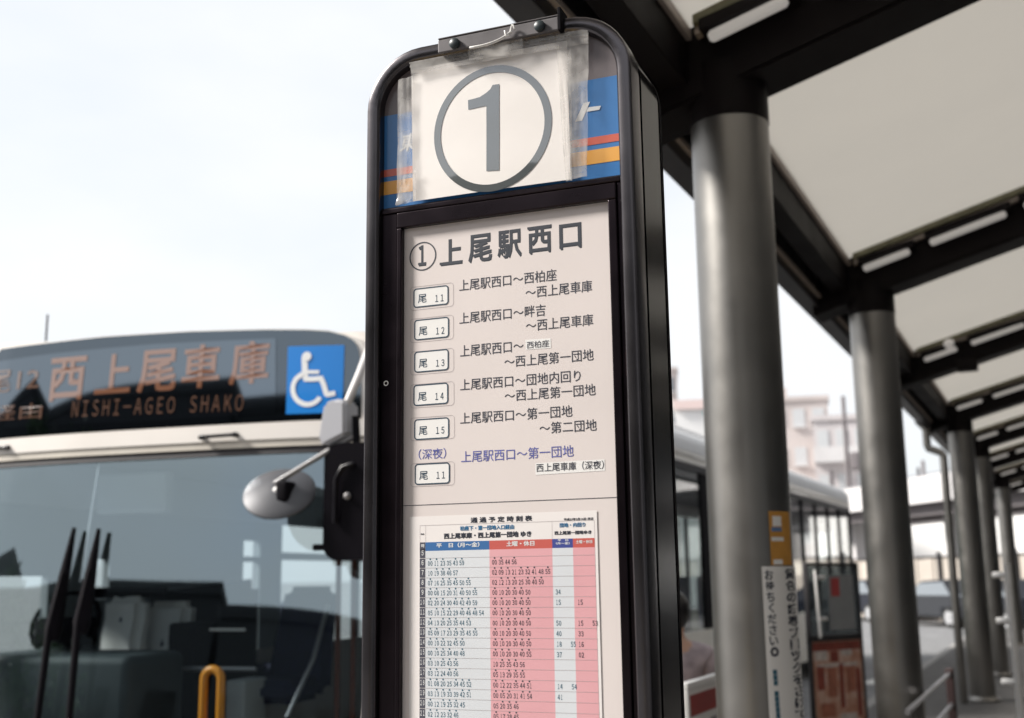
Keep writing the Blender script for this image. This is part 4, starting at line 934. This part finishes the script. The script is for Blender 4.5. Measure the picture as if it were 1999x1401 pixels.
bm = B(); tube(bm, [(xh, -.05, z_at(1600, 1245)), (xh - .02, -.05, z_at(1590, 1112))], .012, 8); hn = obj('handle_rail', bm, m_plate, sc, smooth=50)
for py in (1127, 1209):
    bm = B(); z = z_at(1595, py); tube(bm, [(xh - .01, -.05, z), (xh + .11, -.02, z)], .017, 8); obj('handle_stub', bm, m_plate, hn, smooth=50)
# guard rail by the kerb
def rail_pt(px, py, Y): return atY(px, py, Y)
pp = rail_pt(1853, 1304, 9.4)
gr = thing('guard_rail', 'short grey guard rail with a dark brown post near the third column', 'guard rail', (pp.x, 9.4, 0), 0)
obj('post', box(B(), -.03, .03, -.03, .03, .0, pp.z, .01), m_postbrown, gr)
for z in (pp.z - .04, pp.z - .26):
    bm = B(); tube(bm, [(0, -2.6, z), (.0, -.02, z)], .016, 10); obj('rail', bm, m_steel, gr, smooth=50)
# white frame at the right edge
fr = thing('white_post_frame', 'slim white metal post frame with short brackets at the right edge', 'frame', (0, 0, 0), 0)
a = atY(1966, 1100, 8.4); b_ = atY(1991, 1385, 8.4); fr.location = (a.x, 8.4, 0)
bm = B(); tube(bm, [(0, 0, a.z), (b_.x - a.x, 0, b_.z), (b_.x - a.x, 0, .0)], .02, 12); obj('post', bm, m_fwhite, fr, smooth=50)
for py in (1122, 1212, 1332):
    z = atY(1960, py, 8.4).z; xx = (a.z - z) / (a.z - b_.z) * (b_.x - a.x); bm = B(); tube(bm, [(xx, 0, z), (xx - .09, .06, z)], .022, 10); obj('bracket', bm, m_fwhite, fr, smooth=50)

# ------------------------------------------------------------------ person waiting, half hidden by the sign
def person():
    c = atX(1316, 1206, -1.86); hz_ = c.z; H = hz_ + .105
    t = thing('person', 'person with black hair in pale patterned shirt, half hidden behind the sign', 'person', (c.x, c.y, 0), R(25))
    k = H / 1.62
    V = [(0, 0, .86), (0, 0, 1.02), (0, -.01, 1.20), (0, 0, 1.32), (0, 0, 1.39), (0, .01, 1.46), (0, .01, 1.54),
         (.17, 0, 1.29), (.21, .02, 1.05), (.20, .12, .85), (-.17, 0, 1.29), (-.21, .02, 1.05), (-.20, .10, .85),
         (.09, 0, .82), (.10, .01, .46), (.10, -.02, .08), (.10, .12, .035), (-.09, 0, .82), (-.10, .01, .46), (-.10, -.02, .08), (-.10, .12, .035), (0, .01, 1.60)]
    E = [(0, 1), (1, 2), (2, 3), (3, 4), (4, 5), (5, 6), (6, 21), (3, 7), (7, 8), (8, 9), (3, 10), (10, 11), (11, 12), (0, 13), (13, 14), (14, 15), (15, 16), (0, 17), (17, 18), (18, 19), (19, 20)]
    rad = [(.15, .11), (.135, .10), (.15, .10), (.10, .08), (.052, .052), (.068, .082), (.078, .095), (.058, .058), (.045, .045), (.032, .032), (.058, .058), (.045, .045), (.032, .032),
           (.085, .09), (.058, .06), (.04, .042), (.035, .03), (.085, .09), (.058, .06), (.04, .042), (.035, .03), (.055, .07)]
    def skin(name, idx, m, grow=0., parent=t):
        mp2 = {i: n for n, i in enumerate(idx)}; me = bpy.data.meshes.new('s'); me.from_pydata([tuple(a * k for a in V[i]) for i in idx], [(mp2[a], mp2[b]) for a, b in E if a in mp2 and b in mp2], [])
        o = bpy.data.objects.new('s', me); COL.objects.link(o); md = o.modifiers.new('s', 'SKIN'); sb = o.modifiers.new('b', 'SUBSURF'); sb.levels = 2; sb.render_levels = 2
        for n, i in enumerate(idx): me.skin_vertices[0].data[n].radius = ((rad[i][0] + grow) * k, (rad[i][1] + grow) * k)
        me.skin_vertices[0].data[0].use_root = True
        r = bpy.data.meshes.new_from_object(o.evaluated_get(bpy.context.evaluated_depsgraph_get())); bpy.data.objects.remove(o); r.name = name
        return obj(name, r, m, parent, smooth=80)
    body = skin('body', list(range(22)), m_skin)
    skin('shirt', [0, 1, 2, 3, 4, 7, 8, 10, 11], m_shirt, .014)
    skin('trousers', [0, 13, 14, 15, 17, 18, 19], m_trous, .012)
    # hair cap
    bm = B(); bmesh.ops.create_uvsphere(bm, u_segments=24, v_segments=16, radius=1)
    for v in list(bm.verts):
        if v.co.y > .62 and v.co.z < .45: v.co.y = .55
        v.co.z = max(v.co.z, -.95)
        v.co = Vector((v.co.x * .092 * k, v.co.y * .105 * k - .012 * k, (v.co.z * .118 + 1.545) * k)) 
    obj('hair', bm, m_hair, t, smooth=70)
    # face details and hands
    bm = B(); tube(bm, [(0, .098 * k, 1.535 * k), (0, .118 * k, 1.505 * k), (0, .100 * k, 1.495 * k)], [.008, .013, .008], 8); obj('nose', bm, m_skin, body, smooth=60)
    for s_ in (-1, 1):
        bm = B(); bmesh.ops.create_uvsphere(bm, u_segments=8, v_segments=6, radius=.010, matrix=Matrix.Translation((s_ * .030 * k, .094 * k, 1.54 * k))); obj('eye', bm, m_hair, body, smooth=60)
        x, y, z = V[9 if s_ > 0 else 12]; bm = B()
        for f, ln in enumerate((.055, .068, .072, .062, .05)):
            a = Vector((x * k + s_ * .0, y * k + (f - 2) * .016, z * k - .02))
            if f == 0: tube(bm, [a + Vector((0, 0, .01)), a + Vector((0, .03 - .06, -.02)), a + Vector((0, -.03 , -.05))], [.011, .010, .008], 8)
            else: tube(bm, [a, a + Vector((0, 0, -ln * .5)), a + Vector((-s_ * .012, 0, -ln)), a + Vector((-s_ * .028, 0, -ln * 1.35))], [.012, .010, .009, .007], 8)
        obj('hand', bm, m_skin, body, smooth=60)
person()

# ------------------------------------------------------------------ background beyond the buses
# pedestrian deck
A0 = atz(1630, 1003, 4.2); A1 = atz(1990, 958, 4.2); dv = (A1 - A0); dv.z = 0; dl = dv.normalized(); dn = Vector((-dl.y, dl.x, 0))
if dn.y < 0: dn = -dn
A0 = A0 - dl * 22; A1 = A1 + dl * 6; LD = (A1 - A0).length
dk = thing('pedestrian_deck', 'raised white pedestrian deck crossing behind the farther bus', 'footbridge', (A0.x, A0.y, 0), math.atan2(dl.y, dl.x))
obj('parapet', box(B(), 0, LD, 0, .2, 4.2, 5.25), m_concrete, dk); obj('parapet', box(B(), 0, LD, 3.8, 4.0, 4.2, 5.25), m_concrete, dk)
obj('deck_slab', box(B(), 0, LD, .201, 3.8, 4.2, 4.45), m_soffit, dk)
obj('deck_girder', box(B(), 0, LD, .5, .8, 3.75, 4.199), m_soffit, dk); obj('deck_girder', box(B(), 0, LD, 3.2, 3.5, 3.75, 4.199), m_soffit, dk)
obj('handrail', box(B(), 0, LD, .08, .12, 5.30, 5.34), m_steel, dk)
for k in range(5): obj('deck_pier', box(B(), 3 + k * LD / 5, 3.5 + k * LD / 5, 1.7, 2.3, -.15, 4.2), m_concrete, dk)
# beige hoarding wall with posts
h0 = A0 - dn * 2.5; 
hw = thing('hoarding_wall', 'beige ribbed hoarding wall standing behind the parked cars', 'wall', (h0.x, h0.y, -.15), math.atan2(dl.y, dl.x))
nb_ = int(LD / .55)
for k in range(nb_): obj('wall_panel', box(B(), k * .55, k * .55 + .53, .0 + .03 * (k % 2), .06 + .03 * (k % 2), 0, 2.15), m_hoard, hw)
obj('wall_cap', box(B(), 0, nb_ * .55, -.02, .12, 2.151, 2.22), m_gut, hw)
for k in range(0, nb_, 4): obj('wall_post', box(B(), k * .55 - .06, k * .55 + .06, -.13, -.021, 0, 2.35), m_gut, hw)
# white building behind the deck, seen under it
wb_ = thing('white_building', 'low white building glimpsed under the pedestrian deck', 'building', (A0.x + dn.x * 9, A0.y + dn.y * 9, -.15), math.atan2(dl.y, dl.x))
obj('wall', box(B(), 0, LD, 0, 8, 0, 4.6), m_fwhite, wb_)
for k in range(8): obj('window', box(B(), 2 + k * 4.4, 4 + k * 4.4, -.03, -.001, 1.2, 2.3), m_winp, wb_)
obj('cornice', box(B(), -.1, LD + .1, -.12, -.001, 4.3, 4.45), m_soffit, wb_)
# parked cars
def car(loc, rz, m, label):
    c = thing('parked_car', label, 'car', loc, rz, 'cars parked in front of the beige hoarding')
    bm = B(); prof = [(-2.1, .28), (-2.15, .62), (-2.0, .82), (-1.15, .93), (-.55, 1.40), (.95, 1.45), (1.65, .98), (2.08, .90), (2.15, .60), (2.1, .28)]
    a = [bm.verts.new((x, -.82, z)) for x, z in prof]; b = [bm.verts.new((x, .82, z)) for x, z in prof]
    bm.faces.new(a); bm.faces.new(list(reversed(b)))
    for i in range(len(prof)): bm.faces.new((a[i], b[i], b[(i + 1) % len(prof)], a[(i + 1) % len(prof)]))
    for v in bm.verts:
        if v.co.z > 1.2: v.co.y *= .82
    bmesh.ops.bevel(bm, geom=bm.edges[:], offset=.06, segments=2, affect='EDGES'); obj('body', bm, m, c, smooth=40)
    for s_ in (-1, 1):
        bm = B(); 
        hexa(bm, [(-1.0, s_ * .80, .95), (1.45, s_ * .80, .97), (1.45, s_ * .81, .97), (-1.0, s_ * .81, .95), (-.5, s_ * .70, 1.33), (.9, s_ * .70, 1.37), (.9, s_ * .715, 1.37), (-.5, s_ * .715, 1.33)]); obj('side_window', bm, m_wint, c)
        for x in (-1.35, 1.3):
            bm = B(); tube(bm, [(x, s_ * .62, .31), (x, s_ * .84, .31)], .31, 20); wh = obj('wheel', bm, m_tyre, c, smooth=40)
            bm = B(); tube(bm, [(x, s_ * .7, .31), (x, s_ * .852, .31)], .2, 16); obj('rim', bm, m_rim, wh, smooth=40)
    return c
ang = math.atan2(dl.y, dl.x)
for px, m, lb in ((1700, m_car1, 'dark parked car between the second column and the glazed screen'), (1850, m_car2, 'dark grey parked car seen behind the downpipe'), (1955, m_car1, 'dark parked car farthest right, beyond the third column')):
    g_ = atz(px, 1196, -.15); t_ = (h0 - dn * 1.3 - EYEV).dot(dn) / ray(px, 1130).dot(dn); g_ = EYEV + ray(px, 1130) * t_
    car((g_.x, g_.y, -.15), ang, m, lb)
# apartment building
def building(name, label, px0, px1, pyt, dist, depth, m, rows, cols, wm, storey=3.0, yaw=None, stepped=None, cat='building', z0w=1.0):
    c = (ray((px0 + px1) / 2, 1110)); c.z = 0; c.normalize(); yaw = math.atan2(c.y, c.x) - math.pi / 2 if yaw is None else yaw
    rt = Vector((math.cos(yaw), math.sin(yaw), 0)); nn = Vector((-math.sin(yaw), math.cos(yaw), 0)); O = nn * 0 + c * dist
    def hit(px, py): r = ray(px, py); t = (O - EYEV).dot(nn) / r.dot(nn); return EYEV + r * t
    a = hit(px0, 1110); b = hit(px1, 1110); top = hit((px0 + px1) / 2, pyt).z; wd = (b - a).dot(rt)
    t = thing(name, label, cat, (a.x, a.y, -.15), yaw); top += .15
    obj('wall', box(B(), 0, wd, 0, depth, 0, top), m, t); obj('parapet', box(B(), -.15, wd + .15, -.15, depth + .15, top, top + .35), m, t)
    for r_ in range(rows):
        z = top - storey * (r_ + 1) + z0w
        if z < 0: break
        for c2 in range(cols):
            x = wd * (c2 + .5) / cols; w2 = wd / cols * .30
            f = obj('window', box(B(), x - w2, x + w2, -.06, -.001, z, z + storey * .45), wm, t)
            if c2 % 2 == 0: obj('sill', box(B(), x - w2 - .1, x + w2 + .1, -.25, -.061, z - .15, z - .02), m_concrete, f)
    return t, wd, top, hit
ap, wd, tp_, hit = building('apartment_building', 'pinkish brown apartment block with stepped roof behind the farther bus', 1480, 1636, 782, 92, 14, m_brick, 5, 4, m_winp)
obj('roof_house', box(B(), 1.5, wd - 3, 2, 9, tp_ + .351, tp_ + 1.4), m_brick, ap)
ap2, wd2, tp2, hit2 = building('apartment_building', 'grey brown balconied apartment block between the first two columns', 1604, 1716, 818, 80, 14, m_brick2, 5, 3, m_winp)
for k in range(4):
    z = tp2 - 3.0 * (k + 1) + .1
    if z > .5:
        bb = obj('balcony', box(B(), .0, wd2, -1.3, -.001, z, z + .18), m_concrete, ap2); obj('balcony_front', box(B(), .0, wd2, -1.3, -1.2, z + .181, z + 1.0), m_brick2 if k else m_concrete, bb)
building('apartment_building', 'slim brown building peeking out beside the sign edge', 1255, 1336, 724, 110, 12, m_brick, 3, 3, m_wint)
# white shop sign building with pink top edge
sg, wd, tp_, hit = building('shop_building', 'white building with pink roof edge and teal letter between sign and column', 1330, 1460, 792, 62, 10, m_fwhite, 0, 1, m_winp)
obj('roof_edge', box(B(), -.1, wd + .1, -.2, -.151, tp_ - .15, tp_ + .36), m_pink, sg)
pq = hit(1373, 842); x0 = (pq - Vector(sg.location)).dot(Vector((math.cos(sg.rotation_euler[2]), math.sin(sg.rotation_euler[2]), 0)))
text_fit('lettering', 'Y', x0, x0 + .75, pq.z + .15, pq.z + 1.25, -.03, m_teal, sg, .03)
obj('red_mark', box(B(), x0 + .3, x0 + 1.6, -.04, -.001, pq.z - .7, pq.z - .35), mat('mark_red', (.6, .1, .08), .6), sg)
# utility poles with wires' insulators
for px, pyt, dist, lb in ((1668, 772, 60, 'thin utility pole in front of the balconied apartment block'), (1818, 898, 70, 'thin utility pole beside the downpipe, far away'), (1808, 912, 84, 'shorter far utility pole left of its neighbour'), (1634, 918, 56, 'low dark pole rising over the farther bus')):
    d = ray(px, 1110); d.z = 0; d.normalize(); g_ = d * dist; r = ray(px, pyt); zt = EYE + r.z * (dist / math.hypot(r.x, r.y))
    t = thing('utility_pole', lb, 'pole', (g_.x, g_.y, -.15), 0, 'utility poles in the distance')
    bm = B(); tube(bm, [(0, 0, 0), (0, 0, zt + .15)], [.16, .10], 10); obj('pole_shaft', bm, m_soffit, t, smooth=50)
    if dist < 72:
        obj('cross_arm', box(B(), -.8, .8, -.14, -.1, zt - 1.2, zt - 1.1), m_soffit, t)
        if dist in (60,): obj('transformer', box(B(), .15, .6, -.2, .2, zt - 3.6, zt - 2.7, .08), m_soffit, t)
# across the station square, behind the camera: what the glass reflects
def rear(name, label, x0, x1, y, h, m):
    t = thing(name, label, 'building', (x0, y, -.15), 0); obj('wall', box(B(), 0, x1 - x0, -10, 0, 0, h), m, t); obj('parapet', box(B(), -.1, x1 - x0 + .1, -10.1, .1, h, h + .4), m, t)
    n = int((x1 - x0) / 3)
    for r_ in range(int(h // 3.2)):
        for c in range(n): obj('window', box(B(), c * 3 + .7, c * 3 + 2.3, .001, .06, r_ * 3.2 + 1, r_ * 3.2 + 2.3), m_matt, t)
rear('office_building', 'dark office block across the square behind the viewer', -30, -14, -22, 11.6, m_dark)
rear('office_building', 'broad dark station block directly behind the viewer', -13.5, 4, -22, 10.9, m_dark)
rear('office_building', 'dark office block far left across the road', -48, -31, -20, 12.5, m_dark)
def tree(x, y, h, rcr, lb, seed):
    rnd = random.Random(seed); t = thing('street_tree', lb, 'tree', (x, y, -.15), 0, 'trees across the square')
    bm = B(); tube(bm, [(0, 0, 0), (.05, .02, h * .3), (0, .05, h * .6)], [.18, .14, .08], 10)
    for k in range(5):
        a = k * 1.26; tube(bm, [(0, 0, h * (.32 + .05 * k)), (math.cos(a) * rcr * .5, math.sin(a) * rcr * .5, h * (.5 + .06 * k))], [.07, .03], 6)
    obj('trunk', bm, m_bark, t, smooth=60)
    vs, fs = [], []
    cl_ = [(rnd.gauss(0, .45) * rcr, rnd.gauss(0, .45) * rcr, h * rnd.uniform(.45, .95)) for _ in range(26)]
    for c in cl_:
        for _ in range(90):
            p = Vector(c) + Vector((rnd.gauss(0, .35), rnd.gauss(0, .35), rnd.gauss(0, .28))) * (rcr * .45); s_ = rnd.uniform(.10, .2); a = Vector((rnd.gauss(0, 1), rnd.gauss(0, 1), rnd.gauss(0, 1))).normalized(); b = a.orthogonal().normalized(); k = len(vs)
            vs += [p - a * s_, p + b * s_ * .5, p + a * s_, p - b * s_ * .5]; fs.append((k, k + 1, k + 2, k + 3))
    me = bpy.data.meshes.new('crown'); me.from_pydata(vs, [], fs); obj('crown', me, m_leaf, t)
tree(-19, -14, 8.6, 2.6, 'tall bushy green tree before the dark office block across the square', 2)
st2 = thing('shade_building', 'long dark unseen block added beyond the canopy to shade the columns', 'building', (4.9, -19, 0), 0)  # unseen block added to cut side sky light and darken the columns
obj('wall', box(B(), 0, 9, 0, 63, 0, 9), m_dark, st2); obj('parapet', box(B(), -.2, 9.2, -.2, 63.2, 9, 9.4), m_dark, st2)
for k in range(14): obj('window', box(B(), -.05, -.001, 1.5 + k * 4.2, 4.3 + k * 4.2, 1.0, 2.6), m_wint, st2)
